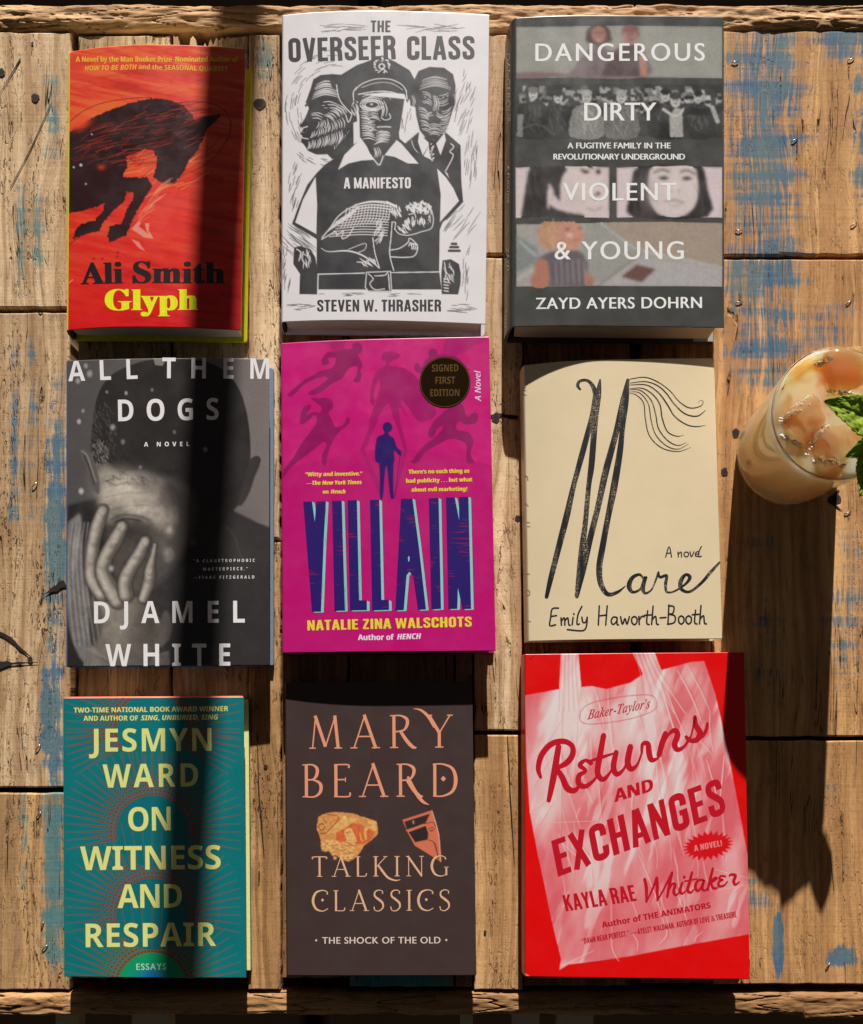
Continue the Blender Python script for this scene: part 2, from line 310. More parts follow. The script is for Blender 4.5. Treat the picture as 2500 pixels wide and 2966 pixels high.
class Paint:
    def __init__(s, U, V, fr):   # photo pixels at each grid vertex -> frame coordinates
        s.x = (U - fr[0]) / fr[2]; s.y = (V - fr[1]) / fr[2]; s.c = np.zeros((len(U), 3)); s.px = 2.0 / fr[2] * .5
    def fill(s, col): s.c[:] = lin(col)
    def blend(s, idx, a, col):
        cl = lin(col) if not isinstance(col, np.ndarray) else col
        a = np.clip(a, 0, 1)[:, None]; s.c[idx] = s.c[idx] * (1 - a) + cl * a
    def box(s, x0, y0, x1, y1, m=0): return np.nonzero((s.x > x0 - m) & (s.x < x1 + m) & (s.y > y0 - m) & (s.y < y1 + m))[0]
    def sdf(s, pts, idx):
        x = s.x[idx]; y = s.y[idx]; d = np.full(len(idx), 1e9); ins = np.zeros(len(idx), bool); n = len(pts)
        for i in range(n):
            ax, ay = pts[i]; bx, by = pts[(i + 1) % n]; ex, ey = bx - ax, by - ay; wx, wy = x - ax, y - ay
            t = np.clip((wx * ex + wy * ey) / (ex * ex + ey * ey + 1e-9), 0, 1); d = np.minimum(d, (wx - ex * t) ** 2 + (wy - ey * t) ** 2)
            c = ((ay > y) != (by > y)); 
            with np.errstate(divide='ignore', invalid='ignore'): ins ^= c & (x < (bx - ax) * (y - ay) / (by - ay + 1e-12) + ax)
        d = np.sqrt(d); return np.where(ins, -d, d)
    def poly(s, pts, col, soft=1, alpha=1, sm=0, nz=0, nsc=.05, seed=1):
        if sm: pts = cr(pts, sm, True)
        xs = [p[0] for p in pts]; ys = [p[1] for p in pts]; mg = s.px * soft + nz
        idx = s.box(min(xs), min(ys), max(xs), max(ys), mg + 2)
        if not len(idx): return
        d = s.sdf(pts, idx)
        if nz: d = d + (fbm(s.x[idx] * nsc, s.y[idx] * nsc, seed) - .5) * 2 * nz
        w = s.px * soft; s.blend(idx, (.5 - d / (2 * w)) * alpha, col)
    def line(s, pts, wd, col, alpha=1, soft=1, sm=5, dry=0, seed=3):
        if sm and len(pts) > 2:
            q = [(*p, (wd[i] if isinstance(wd, (list, tuple)) else wd)) for i, p in enumerate(pts)]; q = cr(q, sm)
        else: q = [(*p, (wd[i] if isinstance(wd, (list, tuple)) else wd)) for i, p in enumerate(pts)]
        xs = [p[0] for p in q]; ys = [p[1] for p in q]; mw = max(p[2] for p in q)
        idx = s.box(min(xs), min(ys), max(xs), max(ys), mw / 2 + s.px * soft + 1)
        if not len(idx): return
        x = s.x[idx]; y = s.y[idx]; d = np.full(len(idx), 1e9)
        for i in range(len(q) - 1):
            ax, ay, aw = q[i]; bx, by, bw = q[i + 1]; ex, ey = bx - ax, by - ay
            t = np.clip(((x - ax) * ex + (y - ay) * ey) / (ex * ex + ey * ey + 1e-9), 0, 1)
            d = np.minimum(d, np.hypot(x - ax - ex * t, y - ay - ey * t) - (aw + (bw - aw) * t) / 2)
        a = (.5 - d / (2 * s.px * soft)) 
        # strokes thinner than the grid keep their weight
        if mw < 2 * s.px: a = a * max(.35, mw / (2 * s.px)) * 1.6
        if dry: a = a * np.clip((fbm(x * .15, y * .04, seed) - dry) * 8 + .5, 0, 1)
        s.blend(idx, np.clip(a, 0, 1) * alpha, col)
    def ell(s, cx, cy, rx, ry, col, rot=0, soft=1, alpha=1):
        idx = s.box(cx - max(rx, ry), cy - max(rx, ry), cx + max(rx, ry), cy + max(rx, ry), s.px * soft + 2)
        if not len(idx): return
        ca, sa = math.cos(rot), math.sin(rot); X = s.x[idx] - cx; Y = s.y[idx] - cy
        r = np.sqrt(((X * ca + Y * sa) / rx) ** 2 + ((-X * sa + Y * ca) / ry) ** 2); d = (r - 1) * min(rx, ry)
        s.blend(idx, (.5 - d / (2 * s.px * soft)) * alpha, col)
    def glow(s, cx, cy, rx, ry, col, alpha=1, rot=0):
        ca, sa = math.cos(rot), math.sin(rot); X = s.x - cx; Y = s.y - cy
        r2 = ((X * ca + Y * sa) / rx) ** 2 + ((-X * sa + Y * ca) / ry) ** 2; idx = np.nonzero(r2 < 6)[0]
        s.blend(idx, np.exp(-r2[idx]) * alpha, col)
    def grain(s, amt, sc=.4, seed=5, box=None):
        idx = s.box(*box) if box else np.arange(len(s.x)); f = 1 + (fbm(s.x[idx] * sc, s.y[idx] * sc, seed, 2) - .5) * 2 * amt; s.c[idx] *= f[:, None]
    def blur(s, x0, y0, x1, y1, passes=2, feather=2):
        idx = s.box(x0, y0, x1, y1); C = s.c.reshape(*s.shape, 3).copy()
        for _ in range(passes):
            D_ = C.copy(); D_[1:-1] = (C[:-2] + 2 * C[1:-1] + C[2:]) / 4; C = D_.copy(); C[:, 1:-1] = (D_[:, :-2] + 2 * D_[:, 1:-1] + D_[:, 2:]) / 4
        s.c[idx] = C.reshape(-1, 3)[idx]
    def rows(s, a0, a1, b0, b1, n, wd, col, bow=.12, seed=1, alpha=1):
        R = random.Random(seed)
        for k in range(n):
            t = k / max(1, n - 1); x0 = a0[0] + (b0[0] - a0[0]) * t + R.uniform(-4, 4); y0 = a0[1] + (b0[1] - a0[1]) * t + R.uniform(-4, 4); x1 = a1[0] + (b1[0] - a1[0]) * t + R.uniform(-5, 5); y1 = a1[1] + (b1[1] - a1[1]) * t + R.uniform(-5, 5)
            s.line([(x0, y0), ((x0 + x1) / 2 + (y1 - y0) * bow, (y0 + y1) / 2 - (x1 - x0) * bow), (x1, y1)], [wd * .3, wd, wd * .3], col, alpha, sm=4)
    def hatch(s, cx, cy, rx, ry, ang, n, ln, wd, col, seed=1, curve=.1, jit=.25, alpha=1):
        R = random.Random(seed)
        for _ in range(n):
            while True:
                a, c = R.uniform(-1, 1), R.uniform(-1, 1)
                if a * a + c * c < 1: break
            x, y = cx + a * rx, cy + c * ry; t = ang + R.gauss(0, jit); l = ln * R.uniform(.5, 1.2)
            dx, dy = math.cos(t) * l / 2, math.sin(t) * l / 2; k = R.uniform(-curve, curve) * l
            s.line([(x - dx, y - dy), (x - dy * k / l, y + dx * k / l), (x + dx, y + dy)], [wd * .4, wd, wd * .3], col, alpha, sm=3)

# ---------------------------------------------------------------- books
class Book:
    """front cover lies over a quad given in photo pixels (frame coordinates); it bows by a at the spine and b at the fore edge"""
    def __init__(s, fr, TL, TR, BR, BL, T, a, b, pk, rx, label, rough=.35, name='hardcover_book', dens=2.0, coat=0.0):
        s.fr = fr; s.T = T; s.a = a; s.b = b; s.pk = pk; s.rx = rx; s.zl = T - a; s.rz = s.zl - .0012; s.rough = rough
        def wp(p, z): q = PX(fr[0] + p[0] * fr[2], fr[1] + p[1] * fr[2], z); return np.array(q[:2])
        s.TL, s.TR, s.BR, s.BL = wp(TL, T - a), wp(TR, T - b), wp(BR, T - b), wp(BL, T - a)
        s.W = (np.linalg.norm(s.TR - s.TL) + np.linalg.norm(s.BR - s.BL)) / 2; s.Hh = (np.linalg.norm(s.TL - s.BL) + np.linalg.norm(s.TR - s.BR)) / 2
        c = (s.TL + s.TR + s.BR + s.BL) / 4; s.c = c
        s.root = empty(name, (c[0], c[1], 0), label, 'book'); s.k = 0; s.dens = dens
    def z(s, u):
        u = np.asarray(u, float)
        zf = np.where(u < s.pk, s.T - s.a * np.clip((s.pk - u) / s.pk, 0, 1) ** 2.2, s.T - s.b * np.clip((u - s.pk) / (1 - s.pk), 0, 1.1) ** 1.8)
        sn = np.clip(-u * s.W / s.rx, 0, .9995); zr = s.zl - s.rz * (1 - np.sqrt(1 - sn ** 2))
        return np.where(u < 0, zr, zf)
    def xy(s, u, v): # u across from spine, v down from the top
        u = np.asarray(u)[..., None]; v = np.asarray(v)[..., None]
        return (s.TL * (1 - u) + s.TR * u) * (1 - v) + (s.BL * (1 - u) + s.BR * u) * v
    def uv(s, p):
        u = np.full(len(p), .5); v = np.full(len(p), .5)
        for _ in range(6):
            q = s.xy(u, v); r = p - q
            du = (s.TR - s.TL) * (1 - v)[:, None] + (s.BR - s.BL) * v[:, None]; dv = (s.BL - s.TL) * (1 - u)[:, None] + (s.BR - s.TR) * u[:, None]
            det = du[:, 0] * dv[:, 1] - du[:, 1] * dv[:, 0]
            u = u + (r[:, 0] * dv[:, 1] - r[:, 1] * dv[:, 0]) / det; v = v + (du[:, 0] * r[:, 1] - du[:, 1] * r[:, 0]) / det
        return u, v
    def onto(s, pts, lift):     # photo pixels -> points on the cover
        p = np.asarray(pts, float); z = np.full(len(p), s.T)
        for _ in range(14):
            f = S0 * (1 - z / H); w = np.stack([(p[:, 0] - NX) * f, -(p[:, 1] - NY) * f], 1); u, v = s.uv(w)
            z = z * .4 + .6 * s.z(u)
        f = S0 * (1 - (z + lift) / H); return np.stack([(p[:, 0] - NX) * f - s.c[0], -(p[:, 1] - NY) * f - s.c[1], z + lift], 1)
    def local(s, P): P = np.array(P, float); P[:, 0] -= s.c[0]; P[:, 1] -= s.c[1]; return P
    def prof(s, nu, u1=1.0, roll=14, inset=0.0, drop=0.0):
        us = []
        for k in range(roll): th = math.pi / 2 * (1 - k / roll); us.append(-math.sin(th) * s.rx / s.W)
        us += list(np.linspace(0, u1, nu)); us = np.array(us); zs = s.z(us)
        th = np.arcsin(np.clip(-us * s.W / s.rx, 0, 1)); k = us < 0
        x = us + np.where(k, np.sin(th) * drop / s.W, 0); z = zs - np.where(k, np.cos(th) * drop, drop)
        return x, z
    def slab(s, name, mat, d0, d1, nu, v0=0.0, v1=1.0, u1=1.0, grid=None, paint=None):
        """bowed sheet from depth d0 to d1 below the cover profile"""
        nv = grid or 2
        x0, z0 = s.prof(nu, u1, drop=d0); x1, z1 = s.prof(nu, u1, drop=d1); n = len(x0); vv = np.linspace(v0, v1, nv)
        UU, VV = np.meshgrid(x0, vv); P = s.xy(UU.ravel(), VV.ravel()); top = np.column_stack([P, np.tile(z0, nv)])
        UB, VB = np.meshgrid(x1, vv[[0, -1]]); Q = s.xy(UB.ravel(), VB.ravel()); bot = np.column_stack([Q, np.maximum(np.tile(z1, 2), .0003)])
        V = np.vstack([top, bot]); base = n * nv
        i = np.arange(n - 1); j = np.arange(nv - 1); I, J = np.meshgrid(i, j); a = (J * n + I).ravel()
        F = np.column_stack([a, a + n, a + n + 1, a + 1])
        e1 = np.column_stack([i, i + 1, base + i + 1, base + i]); e2 = np.column_stack([(nv - 1) * n + i + 1, (nv - 1) * n + i, base + n + i, base + n + i + 1])
        e3 = np.column_stack([base + i, base + i + 1, base + n + i + 1, base + n + i])
        F = np.vstack([F, e1, e2, e3]); me = bpy.data.meshes.new(name); V = s.local(V)
        L = [tuple(range(n - 1, n * nv, n)) + (base + 2 * n - 1, base + n - 1), tuple(range((nv - 1) * n, -1, -n)) + (base, base + n)]
        me.vertices.add(len(V)); me.vertices.foreach_set('co', V.ravel())
        nl = F.size + sum(len(l) for l in L); me.loops.add(nl); me.loops.foreach_set('vertex_index', np.concatenate([F.ravel()] + [np.array(l) for l in L]))
        st = list(range(0, F.size, 4)); k = F.size
        for l in L: st.append(k); k += len(l)
        me.polygons.add(len(st)); me.polygons.foreach_set('loop_start', st)
        me.update(calc_edges=True); me.validate()
        sm = np.zeros(len(me.polygons), bool); sm[:len(a)] = True; me.polygons.foreach_set('use_smooth', sm[:len(me.polygons)])
        if paint is not None:
            f = 1 - top[:, 2] / H; U = top[:, 0] / (S0 * f) + NX; VV_ = NY - top[:, 1] / (S0 * f)
            pt = Paint(U, VV_, s.fr); pt.shape = (nv, n); pt.u = UU.ravel(); pt.v = VV.ravel(); paint(pt)
            cc = np.ones((len(V), 4)); cc[:base, :3] = np.clip(pt.c / KL, .003, .85); cc[base:base + n, :3] = cc[:n, :3]; cc[base + n:, :3] = cc[base - n:base, :3]
            at = me.color_attributes.new('print', 'FLOAT_COLOR', 'POINT'); at.data.foreach_set('color', cc.ravel().astype(np.float32))
        me.materials.append(mat); return put(bpy.data.objects.new(name, me), s.root)
    def build(s, paint, board, back, pages=(214, 200, 172), over=(0, 0), flap=None):
        b = NB('printed_jacket', s.rough, .5); a = b.n('VertexColor'); a.layer_name = 'print'; b.set('Base Color', a.outputs[0])
        g = b.n('NewGeometry'); h = b.noise(g.outputs['Position'], 28, 2); h2 = b.noise(g.outputs['Position'], 1400, 2)
        b.bump(b.math('ADD', b.math('MULTIPLY', h, .9), b.math('MULTIPLY', h2, .05)), .0004, .3)
        r = b.noise(g.outputs['Position'], 60, 3); b.set('Roughness', b.ramp(r, .3, .7, s.rough - .05, s.rough + .07)); s.mat = b.m
        nu = int(s.W / (S0 * s.dens)); nv = int(s.Hh / (S0 * s.dens))
        s.slab('dust_jacket', s.mat, 0, .00035, nu, grid=nv, paint=paint)
        s.slab('front_board', plain('board', board, .6), .00037, .0028, 24, v0=.006 - over[0], v1=.994 + over[1], u1=.994)
        # page block
        pm = NB('page_edges', .85, .2); g = pm.n('NewGeometry'); sp = pm.n('SeparateXYZ'); pm.t.links.new(g.outputs['Position'], sp.inputs[0])
        nz = pm.noise(pm.comb(pm.math('MULTIPLY', sp.outputs[0], 8), pm.math('MULTIPLY', sp.outputs[1], 8), pm.math('MULTIPLY', sp.outputs[2], 3500)), 1, 2)
        pm.set('Base Color', pm.mix(pm.ramp(nz, .35, .65), alb(pages), alb(pages) * .72))
        ins = .003 / s.Hh; V = []; F = []; n = 22; us = np.linspace(.004, 1 - .004 / s.W, n)
        for vv in (ins * 1.0, 1 - ins * 1.2):
            zt = s.z(us) - .0029; rr = np.where(us < .05, (1 - us / .05) ** 2 * .004, 0); P = s.xy(us, np.full(n, vv))
            V += [(*P[i], max(zt[i] - rr[i], .004)) for i in range(n)] + [(*P[i], .0030 + rr[i] * .4) for i in range(n)]
        for i in range(n - 1):
            F += [(i, i + 1, 2 * n + i + 1, 2 * n + i), (n + i, 3 * n + i, 3 * n + i + 1, n + i + 1), (i, n + i, n + i + 1, i + 1), (2 * n + i, 2 * n + i + 1, 3 * n + i + 1, 3 * n + i)]
        F += [(0, 2 * n, 3 * n, n), (n - 1, 2 * n - 1, 4 * n - 1, 3 * n - 1)]
        meshobj('page_block', s.local(V), F, pm.m, s.root)
        # back cover
        V = []
        for zz in (.0028, .0004):
            for (u, v) in ((-.6 * s.rx / s.W, 0.002), (.5, .002), (.992, .002), (1, .010), (1, .990), (.992, .998), (.5, .998), (-.6 * s.rx / s.W, .998)):
                q = s.xy(np.array([u]), np.array([v]))[0]; V.append((*q, zz))
        F = [tuple(range(8))[::-1], tuple(range(8, 16))] + [(i, (i + 1) % 8, 8 + (i + 1) % 8, 8 + i) for i in range(8)]
        meshobj('back_cover', s.local(V), F, plain('back_cover', back, .45), s.root)
        # rounded lower spine under the wrap is closed by a bow of board
        if flap:
            V = []
            for zz in (.0030, .0034):
                for (u, v) in ((.90, .006), (.999, .006), (.999, .994), (.90, .994)):
                    q = s.xy(np.array([u]), np.array([v]))[0]; V.append((*q, zz + .0002))
            meshobj('jacket_flap', s.local(V), [(3, 2, 1, 0), (4, 5, 6, 7), (0, 1, 5, 4), (1, 2, 6, 5), (2, 3, 7, 6), (3, 0, 4, 7)], plain('flap', flap, .4), s.root)
    def sheet(s, name, polys, mat, lift=.00004):
        """polys: list of (points in frame coords, faces or None); printed shapes a hair above the paper"""
        fx, fy, fk = s.fr; groups = []
        me = bpy.data.meshes.new(name); bm = bmesh.new(); lay = bm.faces.layers.int.new('k')
        for pts, faces in polys:
            s.k += 1; vs_ = [bm.verts.new((fx + p[0] * fk, fy + p[1] * fk, 0)) for p in pts]
            for f in (faces or [tuple(range(len(pts)))]):
                try: nf = bm.faces.new([vs_[i] for i in f]); nf[lay] = s.k % 60
                except ValueError: pass
        xs = [v.co.x for v in bm.verts]; x = math.floor(min(xs) / 14) * 14 + 14
        ng = [f for f in bm.faces if len(f.verts) > 4]
        for f in ng: f.normal_update()
        if ng: bmesh.ops.triangulate(bm, faces=ng)
        while x < max(xs):
            g = [f for f in bm.faces if min(v.co.x for v in f.verts) < x - 1e-4 and max(v.co.x for v in f.verts) > x + 1e-4]
            if g:
                gg = g + list({e for f in g for e in f.edges}) + list({v for f in g for v in f.verts})
                bmesh.ops.bisect_plane(bm, geom=gg, dist=1e-5, plane_co=(x, 0, 0), plane_no=(1, 0, 0))
            x += 14
        bm.verts.ensure_lookup_table(); bm.verts.index_update()
        kk_ = np.zeros(len(bm.verts))
        for f in bm.faces:
            for v in f.verts: kk_[v.index] = f[lay]
        q = s.onto([(v.co.x, v.co.y) for v in bm.verts], 0.0)
        for v, p_, k_ in zip(bm.verts, q, kk_): v.co = (p_[0], p_[1], p_[2] + lift + k_ * 6e-7)
        for f in bm.faces:
            f.normal_update()
            if f.normal.z < 0: f.normal_flip()
        bm.to_mesh(me); bm.free(); me.materials.append(mat)
        return put(bpy.data.objects.new(name, me), s.root)

# ---------------------------------------------------------------- lettering
OFF = {'r': None, 'sb': (0x1D5D4, 0x1D5EE), 'si': (0x1D608, 0x1D622), 'sbi': (0x1D63C, 0x1D656), 's': (0x1D5A0, 0x1D5BA), 'fb': (0x1D400, 0x1D41A), 'fbi': (0x1D468, 0x1D482), 'mono': (0x1D670, 0x1D68A)}
GC = {}
def rawmesh(body):
    c = bpy.data.curves.new('t', 'FONT'); c.body = body; c.size = 1; c.resolution_u = 5; c.fill_mode = 'FRONT'
    o = bpy.data.objects.new('t', c); COL.objects.link(o); dg = bpy.context.evaluated_depsgraph_get(); dg.update()
    me = bpy.data.meshes.new_from_object(o.evaluated_get(dg)); V = [(v.co.x, v.co.y) for v in me.vertices]; F = [tuple(p.vertices) for p in me.polygons]
    bpy.data.objects.remove(o); bpy.data.curves.remove(c); bpy.data.meshes.remove(me); return V, F
def tr(ch, font):
    o = OFF[font]
    if o is None: return ch
    if 'A' <= ch <= 'Z': return chr(o[0] + ord(ch) - 65)
    if 'a' <= ch <= 'z': return chr(o[1] + ord(ch) - 97)
    return ch
def rib(pts, wd, n=5, cap=True, off=0):
    q = [(*p, (wd[i] if isinstance(wd, (list, tuple)) else wd)) for i, p in enumerate(pts)]
    if len(q) > 2 and n: q = cr(q, n)
    L = []; R = []
    for i, (x, y, w_) in enumerate(q):
        ax, ay, _ = q[max(i - 1, 0)]; bx, by, _ = q[min(i + 1, len(q) - 1)]; l = math.hypot(bx - ax, by - ay) or 1; nx, ny = -(by - ay) / l, (bx - ax) / l
        L.append((x + nx * w_ / 2, y + ny * w_ / 2)); R.append((x - nx * w_ / 2, y - ny * w_ / 2))
    m_ = len(q); V = L + R; F = [(i, i + 1, m_ + i + 1, m_ + i) for i in range(m_ - 1)]
    if cap:
        for e, sg in ((0, -1), (m_ - 1, 1)):
            x, y, w_ = q[e]; k = q[1] if e == 0 else q[-2]; l = math.hypot(x - k[0], y - k[1]) or 1; dx, dy = (x - k[0]) / l, (y - k[1]) / l
            V.append((x + dx * w_ * .42 - dy * w_ * .27, y + dy * w_ * .42 + dx * w_ * .27)); V.append((x + dx * w_ * .42 + dy * w_ * .27, y + dy * w_ * .42 - dx * w_ * .27)); a = len(V) - 2
            F.append((e, a, a + 1, m_ + e) if sg > 0 else (e, a + 1, a, m_ + e))
    return V, F
TK, TN = .098, .042
def sf(x, y, w_=.30): return ([(x - w_ / 2, y + (.018 if y < .5 else -.018)), (x + w_ / 2, y + (.018 if y < .5 else -.018))], .036)
SER = {
 'M': (.98, [([(.09, 0), (.20, 1)], TN), ([(.18, 1), (.50, .06)], TK), ([(.50, .06), (.82, 1)], TN), ([(.80, 1), (.90, 0)], TK), sf(.09, 0, .2), sf(.90, 0, .24)]),
 'A': (.86, [([(.08, 0), (.43, 1)], TN), ([(.41, 1.02), (.77, 0)], TK), ([(.21, .36), (.62, .36)], TN), sf(.08, 0, .22), sf(.77, 0, .26)]),
 'R': (.82, [([(.15, 0), (.15, 1)], TK), ([(.12, .98), (.36, .98), (.55, .88), (.57, .72), (.45, .54), (.15, .49)], [.04, .05, TK, TK, .06, .04]), ([(.36, .50), (.55, .22), (.74, .03), (.86, .01)], [.09, .11, .10, .03]), sf(.15, 0, .26), sf(.10, 1, .14)]),
 'Y': (.84, [([(.10, .98), (.42, .46)], TK), ([(.76, .98), (.43, .46)], TN), ([(.42, .5), (.42, 0)], TK), sf(.42, 0, .26), sf(.10, 1, .2), sf(.76, 1, .18)]),
 'B': (.66, [([(.14, 0), (.14, 1)], TK), ([(.1, .98), (.34, .98), (.48, .86), (.46, .66), (.34, .54), (.14, .53)], [.04, .05, TK, TK, .05, .04]), ([(.14, .53), (.38, .52), (.58, .40), (.58, .17), (.40, .02), (.10, .02)], [.04, .05, TK, TK, .05, .04]), sf(.08, 0, .12), sf(.08, 1, .12)]),
 'E': (.62, [([(.14, 0), (.14, 1)], TK), ([(.08, .98), (.52, .98), (.54, .88)], [.04, .045, .06]), ([(.14, .53), (.44, .53)], TN), ([(.08, .02), (.54, .02), (.58, .14)], [.04, .045, .06]), ([(.44, .60), (.44, .46)], .03)]),
 'D': (.92, [([(.14, 0), (.14, 1)], TK), ([(.08, .98), (.40, .98), (.70, .84), (.80, .5), (.70, .17), (.40, .02), (.08, .02)], [.04, .05, .09, .12, .09, .05, .04])]),
 'T': (.74, [([(.37, 0), (.37, 1)], TK), ([(.04, .88), (.06, .98), (.68, .98), (.70, .88)], [.06, .05, .05, .06]), sf(.37, 0, .26)]),
 'L': (.62, [([(.14, 0), (.14, 1)], TK), ([(.08, .02), (.50, .02), (.56, .16)], [.04, .045, .06]), sf(.14, 1, .24)]),
 'K': (.78, [([(.14, 0), (.14, 1)], TK), ([(.64, .98), (.20, .50)], TN), ([(.26, .56), (.48, .25), (.74, -.06), (1.10, -.20), (1.36, -.16)], [.09, .11, .10, .07, .02]), sf(.14, 0, .26), sf(.14, 1, .26), sf(.62, 1, .2)]),
 'I': (.30, [([(.15, 0), (.15, 1)], TK), sf(.15, 0, .26), sf(.15, 1, .26)]),
 'N': (.96, [([(.16, 0), (.16, 1)], TN), ([(.12, 1), (.80, .02)], TK), ([(.80, -.02), (.80, 1)], TN), sf(.16, 0, .22), sf(.80, 1, .22), sf(.10, 1, .14)]),
 'G': (.92, [([(.76, .82), (.74, .92), (.52, 1.0), (.22, .88), (.08, .5), (.22, .12), (.52, .0), (.80, .08)], [.07, .05, .05, .10, .12, .10, .05, .04]), ([(.80, .04), (.80, .40)], TK * .9), sf(.80, .42, .22)]),
 'C': (.84, [([(.76, .80), (.76, .92), (.54, 1.0), (.22, .88), (.08, .5), (.22, .12), (.54, .0), (.80, .12)], [.07, .05, .05, .10, .12, .10, .05, .04])]),
 'S': (.60, [([(.48, .82), (.48, .94), (.30, 1.0), (.12, .90), (.12, .70), (.30, .55), (.48, .38), (.50, .16), (.32, .0), (.12, .03), (.07, .20)], [.06, .04, .05, .07, .09, .11, .10, .07, .05, .04, .06])]),
}
CT = .185
def arcpts(x0, x1, y0, y1, r=.16):      # rounded box path, closed, starting at the right side going up
    c = [(x1, y0 + r), (x1, (y0 + y1) / 2), (x1, y1 - r)]
    def q(cx, cy, a0): return [(cx + r * math.cos(a0 + k * math.pi / 10), cy + r * math.sin(a0 + k * math.pi / 10)) for k in range(6)]
    rr = min(r, (x1 - x0) / 2)
    return q(x1 - rr, y1 - r, 0) + q(x0 + rr, y1 - r, math.pi / 2) + q(x0 + rr, y0 + r, math.pi) + q(x1 - rr, y0 + r, 1.5 * math.pi)
_h = CT / 2
def _cl(p): return p + [p[0]]
_O = arcpts(_h + .03, .53 - _h, _h - .01, 1.01 - _h, .13)
CON = {
 'I': (.26, [([(.13, 0), (.13, 1)], CT)]), 'L': (.42, [([(.12, 0), (.12, 1)], CT), ([(.1, .075), (.41, .075)], .15)]),
 'E': (.46, [([(.12, 0), (.12, 1)], CT), ([(.1, .075), (.44, .075)], .15), ([(.1, .925), (.44, .925)], .15), ([(.1, .515), (.40, .515)], .14)]),
 'F': (.43, [([(.12, 0), (.12, 1)], CT), ([(.1, .925), (.43, .925)], .15), ([(.1, .50), (.39, .50)], .14)]),
 'T': (.46, [([(.23, 0), (.23, 1)], CT), ([(.01, .925), (.45, .925)], .15)]), 'H': (.56, [([(.12, 0), (.12, 1)], CT), ([(.44, 0), (.44, 1)], CT), ([(.1, .50), (.45, .50)], .15)]),
 'O': (.56, [(_cl(_O), CT)]), 'Q': (.56, [(_cl(_O), CT)]),
 'C': (.54, [([(.53 - _h, .36)] + [(x, y) for x, y in (arcpts(_h + .03, .53 - _h, _h - .01, 1.01 - _h, .13)[::-1])][0:0] + [(.53 - _h, .22), (.50 - _h, .12), (.28, .085), (.16, .12), (_h + .03, .22), (_h + .03, .5), (_h + .03, .78), (.16, .88), (.28, .915), (.50 - _h, .88), (.53 - _h, .78), (.53 - _h, .64)], CT)]),
 'G': (.56, [([(.53 - _h, .64), (.53 - _h, .78), (.50 - _h, .88), (.28, .915), (.16, .88), (_h + .03, .78), (_h + .03, .5), (_h + .03, .22), (.16, .12), (.28, .085), (.42, .12), (.44, .22), (.44, .44)], CT), ([(.29, .46), (.53, .46)], .14)]),
 'S': (.52, [([(.42, .70), (.42, .80), (.38, .89), (.26, .915), (.15, .88), (.115, .78), (.14, .66), (.26, .54), (.39, .40), (.42, .26), (.39, .13), (.26, .085), (.14, .12), (.11, .24), (.11, .34)], .17)]),
 'R': (.54, [([(.12, 0), (.12, 1)], CT), ([(.1, .925), (.32, .92), (.42, .82), (.42, .64), (.32, .52), (.1, .51)], [.15, .16, CT, CT, .16, .15]), ([(.32, .50), (.41, .38), (.43, .0)], CT)]),
 'P': (.52, [([(.12, 0), (.12, 1)], CT), ([(.1, .925), (.32, .92), (.42, .80), (.42, .60), (.32, .46), (.1, .45)], [.15, .16, CT, CT, .16, .15])]),
 'D': (.56, [([(.12, 0), (.12, 1)], CT), ([(.1, .925), (.30, .92), (.43, .78), (.44, .5), (.43, .22), (.30, .08), (.1, .075)], [.15, .16, CT, CT, CT, .16, .15])]),
 'B': (.54, [([(.12, 0), (.12, 1)], CT), ([(.1, .925), (.32, .92), (.40, .80), (.39, .62), (.30, .52), (.1, .52)], [.15, .16, CT, CT, .15, .13]), ([(.1, .52), (.33, .50), (.43, .38), (.43, .20), (.33, .08), (.1, .075)], [.13, .15, CT, CT, .16, .15])]),
 'A': (.56, [([(.09, 0), (.26, 1)], .17), ([(.47, 0), (.30, 1)], .17), ([(.14, .28), (.42, .28)], .14)]), 'V': (.54, [([(.09, 1), (.27, 0)], .17), ([(.45, 1), (.28, 0)], .17)]),
 'W': (.80, [([(.08, 1), (.22, 0)], .155), ([(.40, .98), (.24, 0)], .13), ([(.40, .98), (.56, 0)], .13), ([(.72, 1), (.58, 0)], .155)]),
 'N': (.56, [([(.11, 0), (.11, 1)], .16), ([(.45, 0), (.45, 1)], .16), ([(.12, .98), (.44, .02)], .16)]), 'M': (.70, [([(.11, 0), (.11, 1)], .16), ([(.59, 0), (.59, 1)], .16), ([(.12, .98), (.35, .06)], .14), ([(.58, .98), (.35, .06)], .14)]),
 'X': (.54, [([(.09, 1), (.45, 0)], .17), ([(.45, 1), (.09, 0)], .17)]), 'K': (.55, [([(.12, 0), (.12, 1)], CT), ([(.46, 1), (.16, .42)], .16), ([(.25, .60), (.47, 0)], .17)]),
 'Y': (.52, [([(.09, 1), (.26, .42)], .16), ([(.43, 1), (.26, .42)], .16), ([(.26, .46), (.26, 0)], CT)]), 'Z': (.48, [([(.05, .925), (.44, .925)], .15), ([(.05, .075), (.44, .075)], .15), ([(.40, .9), (.09, .1)], .16)]),
 'U': (.56, [([(.12, 1), (.12, .25), (.17, .12), (.28, .085), (.39, .12), (.44, .25), (.44, 1)], CT)]), '.': (.22, [([(.11, 0), (.11, .17)], .17)]), '!': (.24, [([(.12, 0), (.12, .17)], .16), ([(.12, .28), (.12, 1)], .16)])}
